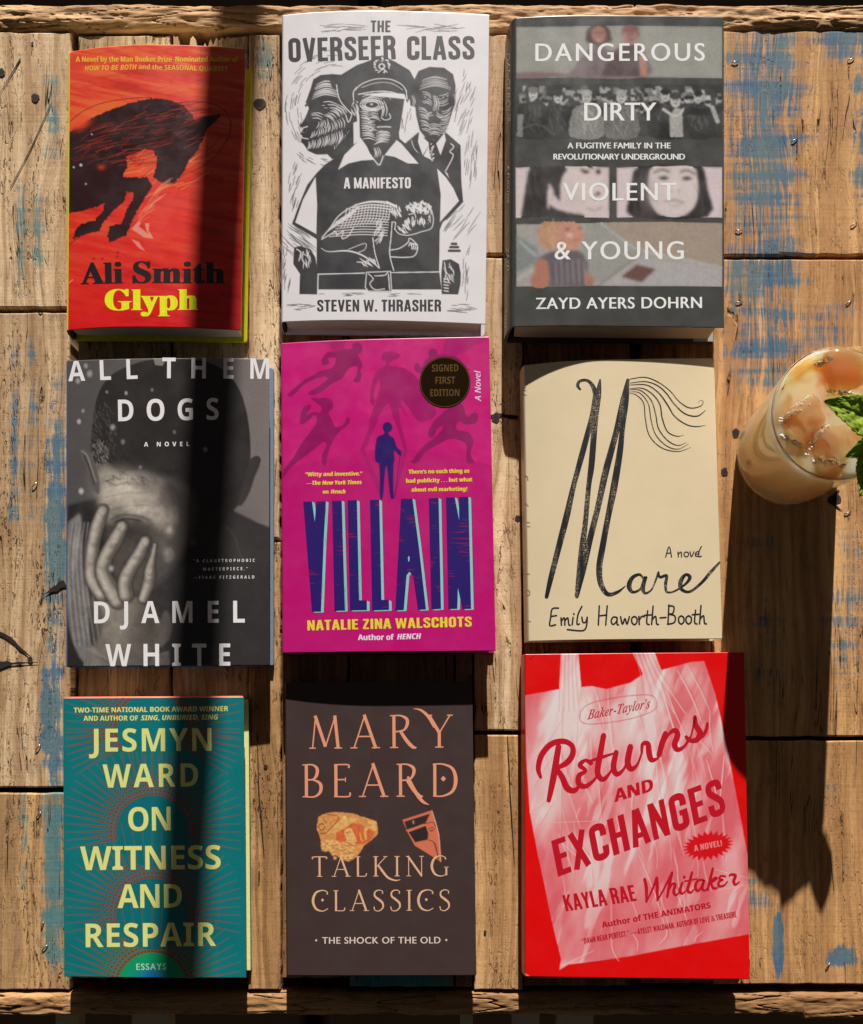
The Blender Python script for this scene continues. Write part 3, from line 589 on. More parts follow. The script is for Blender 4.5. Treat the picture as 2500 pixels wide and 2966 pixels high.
def glyph(ch, font):
    k = (ch, font)
    if k in GC: return GC[k]
    if font == 'ser':
        if ch == ' ': GC[k] = ([], .35)
        else:
            a, st = SER[ch]; parts = []
            for pts, wd in st: V, F = rib(pts, wd, 6, cap=False); parts.append((V, F))
            GC[k] = (parts, a)
        return GC[k]
    if font == 'con' and (ch in CON or ch == ' '):
        if ch == ' ': GC[k] = ([], .24)
        else:
            a, st = CON[ch]; GC[k] = ([rib(p_, w_, 0 if (len(p_) == 2 or ch in 'OQ') else 5, cap=False) for p_, w_ in st], a + .045)
        return GC[k]
    if font == 'con': font = 'sb'
    c = tr(ch, font)
    if ('H', font, 'w') not in GC:
        h = tr('H', font); V, _ = rawmesh(h); V2, _ = rawmesh(h + h); GC[('H', font, 'w')] = (max(v[0] for v in V2) - max(v[0] for v in V), max(v[1] for v in V), min(v[0] for v in V), max(v[0] for v in V))
    HA, HH, hl, hr = GC[('H', font, 'w')]; h = tr('H', font)
    V, F = rawmesh(h + c + h); adv = max(v[0] for v in V) - hr - HA
    V, F = rawmesh(c) if ch != ' ' else ([], [])
    GC[k] = ([([(x / HH, y / HH) for x, y in V], F)], adv / HH) if V else ([], adv / HH)
    return GC[k]
def text(s, font, x0, y0, x1, y1, cap, wf=None, bold=0, up=None, shear=0, arc=0):
    """-> polys in frame coords; ink from (x0,y0) to (x1,y1) on the baseline; wf: glyph width factor, remaining width goes to spacing; bold in frame px"""
    gl = [glyph(ch, font) for ch in s]
    first = min([v[0] for p in gl[0][0] for v in p[0]] or [0]); last = gl[-1]; le = last[1] - max([v[0] for p in last[0] for v in p[0]] or [last[1]])
    nat = sum(g[1] for g in gl) - first - le; W_ = math.hypot(x1 - x0, y1 - y0) - bold
    if wf is None: sx = W_ / nat; gap = 0
    else: sx = cap * wf; gap = (W_ - nat * sx) / max(1, len(s) - 1)
    ux, uy = (x1 - x0) / (W_ + bold), (y1 - y0) / (W_ + bold)
    vx, vy = up if up else (uy * cap, -ux * cap)
    out = []; x = -first * sx + bold / 2
    for (parts, adv) in gl:
        for V, F in parts:
            for dx in ((0,) if not bold else (-bold / 2, 0, bold / 2) if bold < cap * .1 else (-bold / 2, -bold / 4, 0, bold / 4, bold / 2)):
                P = []
                for (a, b_) in V:
                    X = x + a * sx + dx + shear * b_ * cap; ar = arc * (1 - (2 * X / (W_ + 1e-6) - 1) ** 2)
                    P.append((x0 + ux * X + vx * b_, y0 + uy * X + vy * b_ - ar))
                out.append((P, F))
        x += adv * sx + gap
    return out
def ink(rgb, rough=.35, name='ink'): return plain(name, rgb, rough, .5, nz=.05, scale=900)

# ================================================================ BOOK 1: red jacket, dark horse, yellow case
FG = (150, 80, .4492)
B = Book(FG, (115, 158), (1250, 135), (1218, 1952), (103, 1952), .027, .007, .0040, .5, .0035, 'red hardback with a dark bowed horse and yellow back cover', .33)
def art(p):
    t = np.clip(p.v, 0, 1)[:, None]; p.c[:] = lin((205, 62, 42)) * (1 - t) + lin((196, 20, 22)) * t  # red paler towards the top: part printed, part sheen painted in
    n = fbm(p.x * .003 + p.y * .004, p.y * .03 - p.x * .006, 3, 4)
    p.blend(np.arange(len(p.x)), np.clip((n - .5) * 3, 0, .6) * (1 - t[:, 0]) , (226, 112, 60)); p.blend(np.arange(len(p.x)), np.clip((.42 - n) * 3, 0, .45), (150, 20, 22))
    p.glow(260, 560, 260, 60, (220, 110, 50), .5, -.35); p.glow(600, 900, 260, 80, (224, 90, 52), .6, -.3); p.glow(700, 1200, 200, 200, (214, 60, 50), .6)
    R = random.Random(2)
    for k in range(46):
        x = R.uniform(300, 900); y = R.uniform(820, 1100); p.line([(x, y), (x + R.uniform(60, 220), y - R.uniform(20, 120))], 4, (226, 150, 70) if k % 2 else (150, 20, 18), .5)
    for k in range(30):
        x = R.uniform(120, 1000); y = R.uniform(140, 460); p.line([(x, y), (x + 160, y - 28), (x + 320, y - 70)], 3, (140, 30, 26), .35)
    K = (42, 20, 22)
    p.poly([(60, 700), (170, 640), (260, 580), (400, 520), (520, 480), (640, 455), (720, 458), (770, 470), (850, 500), (905, 560), (920, 600), (990, 572), (1105, 555), (1050, 610), (1000, 655), (985, 700), (940, 790), (890, 850), (840, 950), (790, 1005), (740, 1010), (690, 990), (655, 965), (670, 900), (680, 840), (650, 790), (600, 785), (480, 830), (490, 890), (455, 965), (610, 965), (650, 1015), (600, 1100), (550, 1180), (510, 1270), (480, 1340), (370, 1388), (358, 1340), (375, 1280), (450, 1260), (480, 1180), (525, 1100), (525, 1065), (480, 1060), (470, 1120), (400, 1180), (330, 1260), (310, 1310), (220, 1330), (132, 1368), (150, 1310), (190, 1265), (280, 1240), (330, 1180), (340, 1135), (250, 1165), (170, 1190), (60, 1195)], K, nz=9, nsc=.09)
    for k in range(420):
        x = R.uniform(110, 900); y = R.uniform(490, 900); 
        if y > 560 - .25 * (x - 300) + 40 and (x < 640 or y < 780): p.line([(x, y), (x + R.uniform(40, 160), y - R.uniform(8, 50))], R.uniform(3, 6), R.choice([(150, 50, 38), (116, 34, 30), (20, 12, 14), (14, 10, 12)]), R.uniform(.3, .75))
    p.glow(190, 620, 60, 30, (220, 70, 36), .8, -.4); p.glow(320, 900, 22, 16, (200, 60, 40), .6)
    p.line([(115, 610), (200, 540), (330, 485), (520, 455), (640, 452)], 4, (60, 20, 20), .8)
    p.line([(820, 485), (950, 478), (1060, 500), (1130, 550), (1155, 620), (1140, 700), (1080, 800), (980, 890), (830, 960)], [5, 5, 6, 7, 8, 7, 6, 5, 3], (90, 16, 18), .9)
    p.line([(910, 860), (1000, 800), (1060, 740), (1090, 690)], 4, (110, 20, 20), .6)
    p.poly([(512, 1298), (560, 1250), (575, 1262), (560, 1280), (620, 1330), (600, 1262), (630, 1260), (625, 1310), (658, 1362), (600, 1355)], (222, 130, 112), nz=4)
    p.poly([(512, 1362), (560, 1380), (600, 1440), (560, 1420)], (222, 120, 108), nz=3)
    for k in range(26):
        a = R.uniform(0, 1); x = 560 + 160 * a; y = 1240 - 230 * a + R.uniform(-20, 40); p.line([(x - 40, y + 50), (x, y), (x + 60, y - 40)], 3, (230, 140, 110), .45)
    for (x, y, r) in ((188, 886, 8), (142, 900, 5), (220, 1008, 4), (258, 688, 4)): p.ell(x, y, r, r, (190, 180, 190), soft=2)
    p.line([(110, 1400), (200, 1340), (300, 1310)], 4, (60, 14, 16), .7); p.line([(100, 1655), (135, 1625)], 3, (230, 190, 150), .7)
    for (x, y) in ((325, 1490), (425, 1450), (422, 1475), (270, 1490)): p.ell(x, y, 8, 5, (120, 14, 18), soft=2, rot=-.7)
    p.glow(1180, 1340, 60, 50, (220, 90, 80), .45)
    p.c[p.u < .001] = lin((206, 200, 24))
    p.grain(.10, .25)
B.build(art, (16, 14, 16), (214, 206, 22))
yo = ink((226, 168, 52)); ye = ink((214, 220, 26)); bk = ink((30, 26, 28))
B.sheet('tagline', text('A Novel by the Man Booker Prize\u2013Nominated Author of', 'sb', 155, 221, 1202, 220, 34, bold=1.5) + text('HOW TO BE BOTH', 'sbi', 213, 278, 548, 270, 32) + text('and the SEASONAL QUARTET', 'sb', 560, 268, 1135, 282, 31), yo)
B.sheet('author_name', text('Ali', 'fb', 186, 1655, 462, 1648, 136, bold=13) + text('Smith', 'fb', 520, 1645, 1118, 1650, 136, bold=12), bk)
B.sheet('title', text('Glyph', 'fb', 342, 1822, 945, 1820, 133, bold=13), ye)

# ================================================================ BOOK 2: white jacket, woodcut figures
FO = (780, 0, .4779)
B = Book(FO, (88, 92), (1334, 90), (1310, 1966), (84, 1952), .0275, .0045, .0035, .45, .0035, 'thick white hardback with black woodcut of three men in the top row', .4)
def art(p):
    W = (206, 202, 203); K = (48, 48, 50); p.fill(W)
    R = random.Random(5)
    def fl(x0, y0, x1, y1, n, ang, ln=70, seed=1): p.hatch((x0 + x1) / 2, (y0 + y1) / 2, (x1 - x0) / 2, (y1 - y0) / 2, ang, n, ln, 4, (70, 70, 72), seed, .08, .1, .8)
    fl(180, 140, 560, 190, 12, 0, 130, 2); fl(790, 150, 1200, 190, 12, 0, 120, 3)
    for k in range(46):
        a = R.uniform(2.4, 4.6); r = R.uniform(230, 330); x = 420 + r * math.cos(a); y = 640 + r * math.sin(a) * 1.05
        if x < 260 or y < 450: p.line([(x, y), (x - 30 * math.sin(a + .1), y + 30 * math.cos(a + .1)), (x - 60 * math.sin(a + .2), y + 60 * math.cos(a + .2))], 3.5, (80, 80, 82), .8)
    for k in range(40):
        a = R.uniform(.9, 2.7); r = R.uniform(250, 360); x = 400 + r * math.cos(a) * .9; y = 760 + r * math.sin(a) * .75
        if x < 370 and y > 900: p.line([(x, y), (x - 30 * math.sin(a), y + 30 * math.cos(a))], 3.5, (80, 80, 82), .8)
    fl(1120, 420, 1250, 800, 26, -1.2, 90, 6); fl(1180, 820, 1270, 1150, 16, -1.5, 110, 7); fl(800, 620, 860, 800, 8, -1.5, 50, 8); fl(120, 980, 190, 1250, 22, -1.3, 70, 9); fl(90, 1380, 260, 1560, 26, .7, 130, 10)
    fl(1060, 1250, 1260, 1450, 20, -.9, 120, 11); fl(1170, 1500, 1230, 1800, 14, -1.5, 80, 12); fl(80, 1450, 130, 1780, 18, -1.45, 60, 13); fl(1080, 1840, 1230, 1900, 16, .1, 60, 14); fl(90, 1840, 270, 1880, 12, 0, 60, 15); fl(300, 1770, 1000, 1795, 14, 0, 60, 16)
    # left man in profile
    p.poly([(250, 540), (268, 480), (310, 455), (380, 448), (440, 452), (520, 500), (540, 860), (380, 965), (352, 935), (285, 938), (235, 915), (212, 880), (190, 858), (200, 830), (190, 810), (205, 780), (185, 765), (188, 745), (222, 700), (240, 655), (220, 620)], K, nz=2)
    for q in (((285, 515), (400, 505), (262, 600), (420, 590), 9, 6), ((300, 628), (430, 640), (330, 655), (470, 700), 3, 5), ((330, 700), (385, 735), (420, 640), (470, 680), 8, 6), ((250, 690), (330, 700), (262, 714), (320, 728), 3, 5),
              ((238, 862), (228, 908), (440, 790), (430, 865), 20, 5), ((262, 800), (248, 838), (440, 715), (452, 770), 15, 5), ((395, 885), (378, 955), (480, 790), (470, 900), 9, 5), ((300, 740), (290, 780), (350, 720), (350, 770), 5, 5)):
        p.rows(*q[:5], q[5], W, .14, int(q[0][0]))
    p.line([(238, 655), (215, 710), (193, 748)], [3, 7, 4], W); p.line([(205, 775), (232, 766)], 4, W); p.line([(200, 806), (228, 800)], 4, W); p.line([(202, 836), (236, 842)], 5, W); p.line([(470, 650), (500, 690), (480, 740), (465, 700)], 5, W)
    p.poly([(360, 470), (430, 455), (520, 500), (530, 700), (470, 640), (430, 560), (380, 530)], K); p.poly([(400, 900), (350, 930), (380, 960), (440, 960), (520, 860), (500, 780)], K); p.line([(222, 640), (260, 620), (330, 628), (360, 650)], 14, K); p.line([(225, 705), (250, 690), (255, 740), (235, 775)], 9, K); p.line([(190, 812), (235, 800), (250, 815)], 9, K)
    p.line([(245, 665), (290, 650), (350, 670)], 8, K); p.ell(285, 675, 18, 8, K); p.line([(190, 812), (240, 806)], 7, K)
    # right man
    p.poly([(880, 480), (905, 430), (970, 405), (1060, 410), (1115, 450), (1130, 520), (1128, 570), (1132, 620), (1112, 670), (1085, 760), (1060, 820), (1010, 850), (950, 840), (912, 790), (890, 700), (885, 650), (855, 640), (850, 590), (870, 560)], K)
    p.poly([(810, 880), (905, 800), (930, 830), (1000, 850), (1068, 800), (1160, 880), (1165, 1100), (1175, 1215), (1120, 1180), (1080, 1050), (940, 950), (880, 940)], K)
    p.poly([(908, 805), (950, 850), (975, 870), (930, 940), (902, 860)], W); p.poly([(1062, 808), (1070, 850), (1038, 940), (1012, 870)], W); p.poly([(935, 945), (970, 880), (985, 970)], W)
    p.poly([(965, 850), (1005, 848), (1015, 985), (990, 985), (970, 920)], K); p.hatch(988, 920, 12, 60, -.4, 14, 16, 4, W, 4)
    p.line([(862, 850), (880, 900), (930, 955)], 3, W); p.line([(830, 885), (925, 950)], 3, W); p.line([(1100, 870), (1118, 890), (1095, 920), (1115, 945), (1070, 1035)], 4, W)
    GW = (176, 172, 174)
    for q in (((930, 480), (1075, 478), (912, 545), (1095, 545), 8, 5), ((925, 560), (975, 575), (930, 625), (985, 640), 6, 4), ((1085, 560), (1030, 575), (1085, 625), (1020, 640), 6, 4), ((905, 650), (960, 680), (925, 790), (975, 800), 12, 4), ((1105, 650), (1045, 680), (1085, 790), (1030, 800), 12, 4), ((995, 580), (990, 670), (1012, 580), (1018, 670), 4, 4), ((950, 700), (985, 680), (955, 715), (990, 700), 3, 4), ((1050, 700), (1015, 680), (1045, 715), (1012, 700), 3, 4), ((965, 760), (1040, 760), (975, 820), (1030, 820), 7, 4), ((862, 580), (868, 640), (878, 580), (880, 640), 3, 3), ((1118, 570), (1122, 630), (1128, 570), (1126, 620), 2, 3)):
        p.rows(*q[:5], q[5], GW, .12, int(q[0][0]))
    for x in (945, 1055): p.ell(x, 590, 24, 11, K); p.ell(x, 590, 6, 5, (150, 150, 150))
    p.ell(1003, 728, 42, 11, K)
    # torso, arms
    p.poly([(385, 965), (430, 905), (545, 862), (560, 740), (780, 740), (790, 840), (860, 900), (1000, 985), (1060, 1035), (1110, 1110), (1178, 1222), (1115, 1290), (1050, 1350), (1034, 1395), (1030, 1640), (1045, 1755), (290, 1755), (290, 1452), (138, 1357), (180, 1240), (230, 1120), (290, 1045), (340, 995)], K)
    p.poly([(281, 1072), (290, 1240), (285, 1418), (158, 1348), (205, 1210)], W); p.poly([(1018, 1022), (1070, 1075), (1115, 1140), (1150, 1218), (1035, 1345), (1040, 1180)], W)
    # collar
    p.poly([(418, 1028), (455, 940), (545, 850), (560, 760), (575, 850), (610, 930), (640, 968), (560, 972), (480, 990)], W); p.poly([(770, 848), (800, 870), (905, 992), (840, 990), (760, 950), (700, 940)], W); p.poly([(640, 970), (672, 1002), (700, 940), (672, 1000)], W)
    p.line([(600, 920), (640, 975), (668, 1000), (690, 945)], 5, W); p.poly([(510, 745), (545, 730), (548, 850), (512, 875)], W)
    # central face
    p.poly([(505, 640), (520, 610), (545, 700), (550, 830), (600, 900), (650, 960), (700, 930), (765, 860), (790, 790), (805, 700), (820, 600), (540, 570)], K)
    for q in (((560, 592), (700, 582), (556, 615), (690, 604), 3, 6), ((556, 640), (596, 655), (566, 840), (640, 850), 18, 6), ((596, 668), (660, 672), (606, 720), (668, 730), 6, 5), ((692, 610), (704, 706), (674, 625), (682, 716), 3, 6), ((596, 745), (640, 735), (610, 800), (650, 790), 6, 5), ((655, 800), (735, 800), (640, 880), (720, 860), 8, 6), ((630, 900), (640, 955), (662, 890), (668, 945), 4, 5), ((512, 640), (522, 700), (530, 625), (538, 690), 3, 5)):
        p.rows(*q[:5], q[5], W, .12, int(q[0][0]))
    for r_ in (1, 1.35, 1.7): p.line([(622 + 42 * r_ * math.cos(a), 636 + 20 * r_ * math.sin(a)) for a in (3.3, 3.9, 4.7, 5.5, 6.1)], 4, W); p.line([(622 + 42 * r_ * math.cos(a), 636 + 20 * r_ * math.sin(a)) for a in (.2, .9, 1.6, 2.3, 3.0)], 4, W)
    p.line([(680, 715), (705, 728), (735, 715), (728, 690)], 5, W); p.line([(722, 560), (735, 600)], 3, W, .7)
    p.ell(622, 632, 34, 13, K, .05); p.ell(620, 632, 9, 7, (170, 170, 170)); p.line([(650, 745), (700, 735), (740, 742)], 10, K); p.line([(640, 775), (700, 790), (745, 775)], 8, K); p.line([(655, 770), (700, 768), (735, 770)], 7, W, .8)
    p.line([(500, 640), (498, 665), (520, 700)], 4, W); p.line([(500, 640), (520, 612), (535, 620)], 4, W)
    # cap
    p.poly([(408, 512), (440, 450), (530, 395), (620, 362), (685, 335), (760, 372), (850, 425), (880, 478), (876, 560), (835, 625), (820, 570), (700, 560), (540, 575), (525, 625), (505, 615), (495, 690), (440, 640), (412, 570)], K, nz=1)
    p.line([(408, 515), (425, 600), (470, 660), (500, 690)], 4, W); p.line([(520, 545), (560, 510), (640, 480), (730, 480), (800, 510), (830, 548)], 5, W); p.line([(512, 610), (510, 560), (530, 530)], 4, W); p.line([(540, 572), (640, 555), (740, 558), (825, 592)], 4, W); p.line([(560, 530), (650, 502), (740, 505), (810, 545)], 3, W, .8); p.line([(830, 548), (835, 600)], 4, W)
    for k in range(26):
        a = R.uniform(0, 6.28); x = 682 + 40 * math.cos(a); y = 395 + 38 * math.sin(a); p.line([(x, y), (x + 14 * math.cos(a + 1), y + 14 * math.sin(a + 1))], 4, W)
    p.ell(682, 402, 20, 18, W); p.ell(682, 402, 12, 11, K); p.line([(660, 440), (690, 420), (715, 438)], 4, W); p.line([(676, 350), (690, 362), (682, 372)], 4, W)
    # crouching figure on the shirt
    for k in range(13): y = 1232 + k * 16; x0 = 520 - k * 13; p.line([(x0, y + 10), ((x0 + 730) / 2, y - 8 + k * .5), (738 - k * 2, y + 4)], 3.5 if k > 2 else 7, W, .95)
    for k in range(15): x = 470 + k * 19; p.line([(x, 1262 - (x - 470) * .12), (x - 12, 1320), (x - 34, 1378 - k * 2)], 3.5, W, .9)
    p.line([(712, 1225), (770, 1252)], 14, W); p.line([(700, 1222), (600, 1222), (500, 1255), (420, 1310), (370, 1380), (320, 1440)], 6, W)
    for k in range(16): x = 360 + k * 9; p.line([(x, 1400 - k * 6), (x + 50, 1340 - k * 6)], 3, W)
    p.line([(318, 1450), (350, 1432), (400, 1405), (410, 1425), (450, 1400), (440, 1445), (480, 1430), (510, 1380)], 4, W)
    p.line([(316, 1505), (360, 1525), (470, 1520), (560, 1545), (640, 1600), (665, 1625)], [3, 4, 8, 8, 7, 5], W); p.line([(480, 1512), (580, 1475), (580, 1510), (540, 1530)], 3, W); p.line([(628, 1440), (640, 1530), (668, 1625)], 4, W); p.line([(745, 1345), (738, 1440), (730, 1540), (755, 1640)], 4, W); p.line([(745, 1345), (765, 1350), (760, 1390)], 4, W)
    p.hatch(665, 1400, 26, 70, -1.1, 34, 44, 4.5, W, 4, .1, .2); p.hatch(600, 1590, 50, 20, .6, 14, 40, 4, W, 5)
    p.hatch(905, 1255, 74, 34, .9, 70, 20, 9, W, 5, .5, .6); p.hatch(962, 1290, 24, 60, 1.3, 30, 30, 5, W, 6, .3, .2); p.poly([(848, 1290), (900, 1300), (965, 1300), (960, 1390), (880, 1400), (800, 1400), (770, 1330), (740, 1290), (760, 1260), (830, 1270)], K)
    p.hatch(770, 1285, 34, 30, 1.2, 22, 40, 4, W, 7); p.hatch(880, 1345, 66, 22, 1.5, 34, 34, 4, W, 8, .1, .1); p.hatch(820, 1385, 36, 24, .8, 24, 26, 4, W, 9); p.line([(846, 1300), (880, 1295), (888, 1320)], 5, W)
    p.line([(762, 1390), (790, 1418), (850, 1425), (920, 1405), (985, 1380), (992, 1300), (960, 1240)], 3.5, W)
    p.line([(735, 1515), (790, 1505), (840, 1470), (850, 1445), (880, 1465), (900, 1500), (880, 1550), (820, 1560), (732, 1556)], 4, W); 
    for k in range(4): p.line([(846 + k * 14, 1490 - k * 3), (858 + k * 13, 1470 + k * 4), (866 + k * 10, 1510)], 4, W)
    p.line([(290, 1440), (290, 1760)], 5, K)
    # belt, hands
    p.line([(300, 1662), (580, 1655)], 4, W); p.line([(740, 1652), (1030, 1648)], 4, W); p.line([(296, 1660), (294, 1756)], 4, W)
    p.poly([(580, 1650), (600, 1638), (735, 1642), (745, 1680), (742, 1770), (600, 1768), (578, 1740)], K); p.line([(590, 1650), (735, 1645), (742, 1765), (600, 1765), (582, 1740), (590, 1650)], 5, W, sm=0); p.line([(602, 1660), (630, 1690), (610, 1720), (640, 1755), (700, 1750)], 5, W); p.line([(640, 1672), (700, 1668), (718, 1650)], 4, W); p.line([(722, 1660), (730, 1755)], 4, W)
    p.poly([(150, 1500), (190, 1490), (250, 1512), (280, 1560), (292, 1640), (290, 1785), (182, 1783), (186, 1660), (145, 1600)], K); p.hatch(222, 1570, 40, 40, 1.4, 18, 40, 5, W, 3); p.line([(165, 1510), (190, 1530), (180, 1580)], 4, W)
    p.poly([(1050, 1578), (1100, 1570), (1150, 1600), (1162, 1660), (1160, 1720), (1145, 1785), (1045, 1783), (1042, 1660)], K); p.hatch(1095, 1650, 30, 60, 1.2, 16, 40, 5, W, 6); p.line([(1062, 1590), (1070, 1660), (1060, 1700)], 5, W)
    for k in range(5): p.line([(1060, 1690 + k * 18), (1085, 1694 + k * 18)], 6, W)
    for (x, y, w_) in ((1120, 1478, 26), (1121, 1498, 46), (1122, 1520, 64)): p.line([(x - w_ / 2, y), (x + w_ / 2, y)], 16, K)
    p.grain(.04, .3)
B.build(art, (14, 13, 14), (196, 192, 194), (196, 184, 168))
kk = ink((46, 46, 48), .45); wh = ink((208, 204, 206), .4)
B.sheet('title', text('THE', 'con', 615, 194, 735, 195, 70) + text('OVERSEER', 'con', 118, 376, 768, 358, 143) + text('CLASS', 'con', 835, 362, 1245, 360, 142), kk)
B.sheet('subtitle', text('A MANIFESTO', 'con', 452, 1143, 858, 1141, 66), wh)
B.sheet('author_name', text('STEVEN W. THRASHER', 'con', 290, 1888, 1042, 1887, 71), kk)

# ================================================================ BOOK 3: grey jacket with strips of photographs
FD = (1430, 0, .4875)
B = Book(FD, (135, 106), (1367, 100), (1369, 1948), (128, 1942), .031, .0025, .0012, .35, .0068, 'charcoal hardback with four strips of photographs, rightmost in the top row', .30)
def art(p):
    G = (62, 63, 60); p.fill(G)
    x0, x1 = 136, 1357
    def strip(y0, y1, col, a=x0, b=x1): p.poly([(a, y0 + 6), ((a + b) / 2, y0 - 2), (b, y0 + 4), (b, y1 + 4), ((a + b) / 2, y1 - 2), (a, y1 + 4)], col)
    strip(155, 460, (138, 138, 128)); p.poly([(136, 432), (220, 425), (330, 430), (475, 438), (475, 458), (136, 466)], (120, 92, 96), nz=4)
    p.poly([(475, 458), (480, 400), (530, 330), (580, 280), (640, 265), (700, 300), (760, 270), (860, 268), (905, 330), (912, 456)], (116, 96, 100), sm=4, nz=3); p.poly([(640, 450), (690, 330), (760, 270), (860, 270), (870, 455)], (86, 66, 66), nz=4)
    p.ell(622, 205, 76, 62, (84, 60, 50)); p.ell(575, 230, 30, 26, (84, 60, 50)); p.ell(680, 235, 26, 20, (84, 60, 50)); p.ell(625, 205, 42, 50, (160, 104, 92)); p.line([(595, 195), (655, 193)], 5, (80, 50, 46)); p.line([(610, 240), (640, 240)], 5, (200, 160, 150))
    p.ell(812, 200, 54, 44, (128, 74, 72)); p.ell(810, 212, 44, 48, (158, 108, 96)); p.ell(812, 172, 52, 24, (130, 74, 74)); p.line([(795, 235), (825, 232)], 4, (90, 60, 56)); p.line([(790, 208), (830, 206)], 4, (100, 60, 56))
    p.poly([(862, 330), (905, 320), (912, 456), (872, 458)], (168, 110, 84), nz=2); p.hatch(560, 390, 60, 50, 1.2, 16, 60, 4, (98, 80, 86), 2); p.hatch(700, 390, 60, 50, 1.0, 16, 60, 4, (90, 74, 80), 3)
    # crowd
    strip(500, 814, (52, 52, 50)); R = random.Random(8)
    for k in range(70): x = R.uniform(140, 1340); y = R.uniform(505, 590); g = R.randint(90, 165); p.poly([(x, y), (x + R.uniform(10, 50), y), (x + R.uniform(10, 50), y + R.uniform(10, 50)), (x, y + R.uniform(10, 50))], (g, g, g - 3), alpha=.7)
    for k in range(70):
        x = R.uniform(145, 1345); y = R.uniform(570, 660); g = R.randint(110, 165); r = R.uniform(12, 18); p.ell(x, y, r, r * 1.25, (g, g, g - 4)); p.ell(x, y - r * .7, r * 1.1, r * .8, (40, 40, 38)); p.poly([(x - r * 2, y + 60), (x - r * 1.6, y + 22), (x + r * 1.6, y + 22), (x + r * 2, y + 60)], (R.randint(30, 80),) * 3)
    for (x, y, r, hat, coat) in ((235, 560, 26, (110, 108, 104), (48, 48, 46)), (383, 580, 26, (60, 60, 58), (44, 44, 42)), (553, 580, 27, (150, 148, 144), (120, 118, 114)), (758, 580, 28, (140, 138, 132), (100, 98, 96)), (1020, 570, 26, (34, 34, 34), (40, 40, 40)), (1080, 600, 30, (60, 58, 54), (36, 36, 36)), (1215, 580, 24, (40, 40, 40), (50, 50, 48))):
        p.poly([(x - 95, 812), (x - 85, y + 80), (x - 40, y + 45), (x + 40, y + 45), (x + 85, y + 80), (x + 100, 812)], coat, nz=6, sm=3); p.ell(x, y, r, r * 1.3, (168, 166, 160)); p.ell(x, y - r, r * 1.15, r * .75, hat); p.line([(x - 14, y - 4), (x - 6, y - 4)], 5, (50, 50, 48)); p.line([(x + 6, y - 4), (x + 14, y - 4)], 5, (50, 50, 48)); p.line([(x - 9, y + 16), (x + 9, y + 16)], 5, (70, 66, 62)); p.hatch(x, y + 130, 60, 80, 1.3, 22, 60, 5, tuple(min(255, c + 45) for c in coat), int(x), .2, .4, .6)
    p.poly([(1045, 690), (1080, 640), (1120, 650), (1125, 814), (1050, 814)], (150, 148, 142), nz=4); p.line([(1010, 650), (1080, 690), (1130, 650)], 16, (170, 168, 160)); p.line([(1150, 660), (1260, 665), (1340, 650)], 44, (36, 36, 36)); p.line([(180, 760), (270, 740), (360, 800)], 10, (90, 90, 86), .5); p.line([(1300, 640), (1330, 720)], 26, (150, 148, 142))
    p.line([(975, 530), (990, 600)], 18, (120, 118, 112)); p.line([(840, 540), (880, 590), (850, 620)], 24, (60, 60, 58)); p.poly([(140, 680), (175, 680), (170, 812), (138, 812)], (120, 120, 116), nz=8)
    p.blur(x0 + 4, 160, x1 - 4, 458, 5); p.grain(.10, .12, 5, (x0, 155, x1, 460)); p.blur(x0 + 4, 505, x1 - 4, 810, 1)
    p.grain(.30, .12, 9, (x0, 500, x1, 815))
    # mugshots
    strip(990, 1290, (196, 176, 176), 132, 685); strip(990, 1288, (196, 176, 178), 733, 1357)
    K = (46, 42, 42)
    p.poly([(215, 990), (420, 985), (440, 1010), (420, 1060), (400, 1090), (395, 1200), (360, 1160), (330, 1100), (320, 1150), (320, 1230), (350, 1290), (160, 1296), (175, 1200), (190, 1100)], K, nz=5)
    p.poly([(330, 1210), (370, 1240), (440, 1262), (540, 1275), (545, 1292), (330, 1294)], (58, 54, 52), nz=3); p.poly([(535, 1272), (570, 1262), (685, 1250), (685, 1288), (540, 1290)], (196, 176, 176))
    p.line([(330, 1100), (350, 1140), (345, 1190)], 14, (180, 160, 158)); p.poly([(400, 1090), (430, 1020), (500, 992), (600, 990), (640, 1010), (650, 1060), (640, 1150), (650, 1190), (620, 1250), (560, 1262), (460, 1240), (410, 1180)], (198, 178, 176), sm=3)
    p.line([(520, 1008), (560, 1020)], 14, K); p.ell(548, 1022, 22, 10, K); p.ell(622, 1020, 16, 16, K); p.line([(560, 985), (590, 1000)], 12, K); p.line([(590, 1165), (630, 1150)], 10, (110, 90, 88)); p.ell(622, 1150, 14, 12, (90, 70, 70)); p.glow(480, 1180, 60, 60, (176, 156, 154), .4); p.line([(550, 1235), (600, 1250), (640, 1230)], 6, (120, 100, 98))
    p.poly([(870, 986), (1185, 986), (1250, 1010), (1270, 1120), (1275, 1286), (830, 1290), (800, 1180), (820, 1080)], K, nz=5, sm=3)
    p.poly([(935, 1000), (1020, 990), (1180, 990), (1210, 1060), (1215, 1150), (1190, 1230), (1130, 1280), (1060, 1290), (980, 1270), (930, 1200), (918, 1120)], (196, 178, 176), sm=4)
    p.glow(930, 1150, 40, 100, (150, 130, 130), .5); p.line([(955, 1025), (1000, 1008), (1045, 1022)], 11, K); p.line([(1110, 1022), (1150, 1012), (1195, 1035)], 11, K); p.ell(1010, 1058, 32, 13, (90, 76, 76)); p.ell(1012, 1057, 13, 12, K); p.ell(1148, 1060, 32, 13, (90, 76, 76)); p.ell(1148, 1059, 13, 12, K)
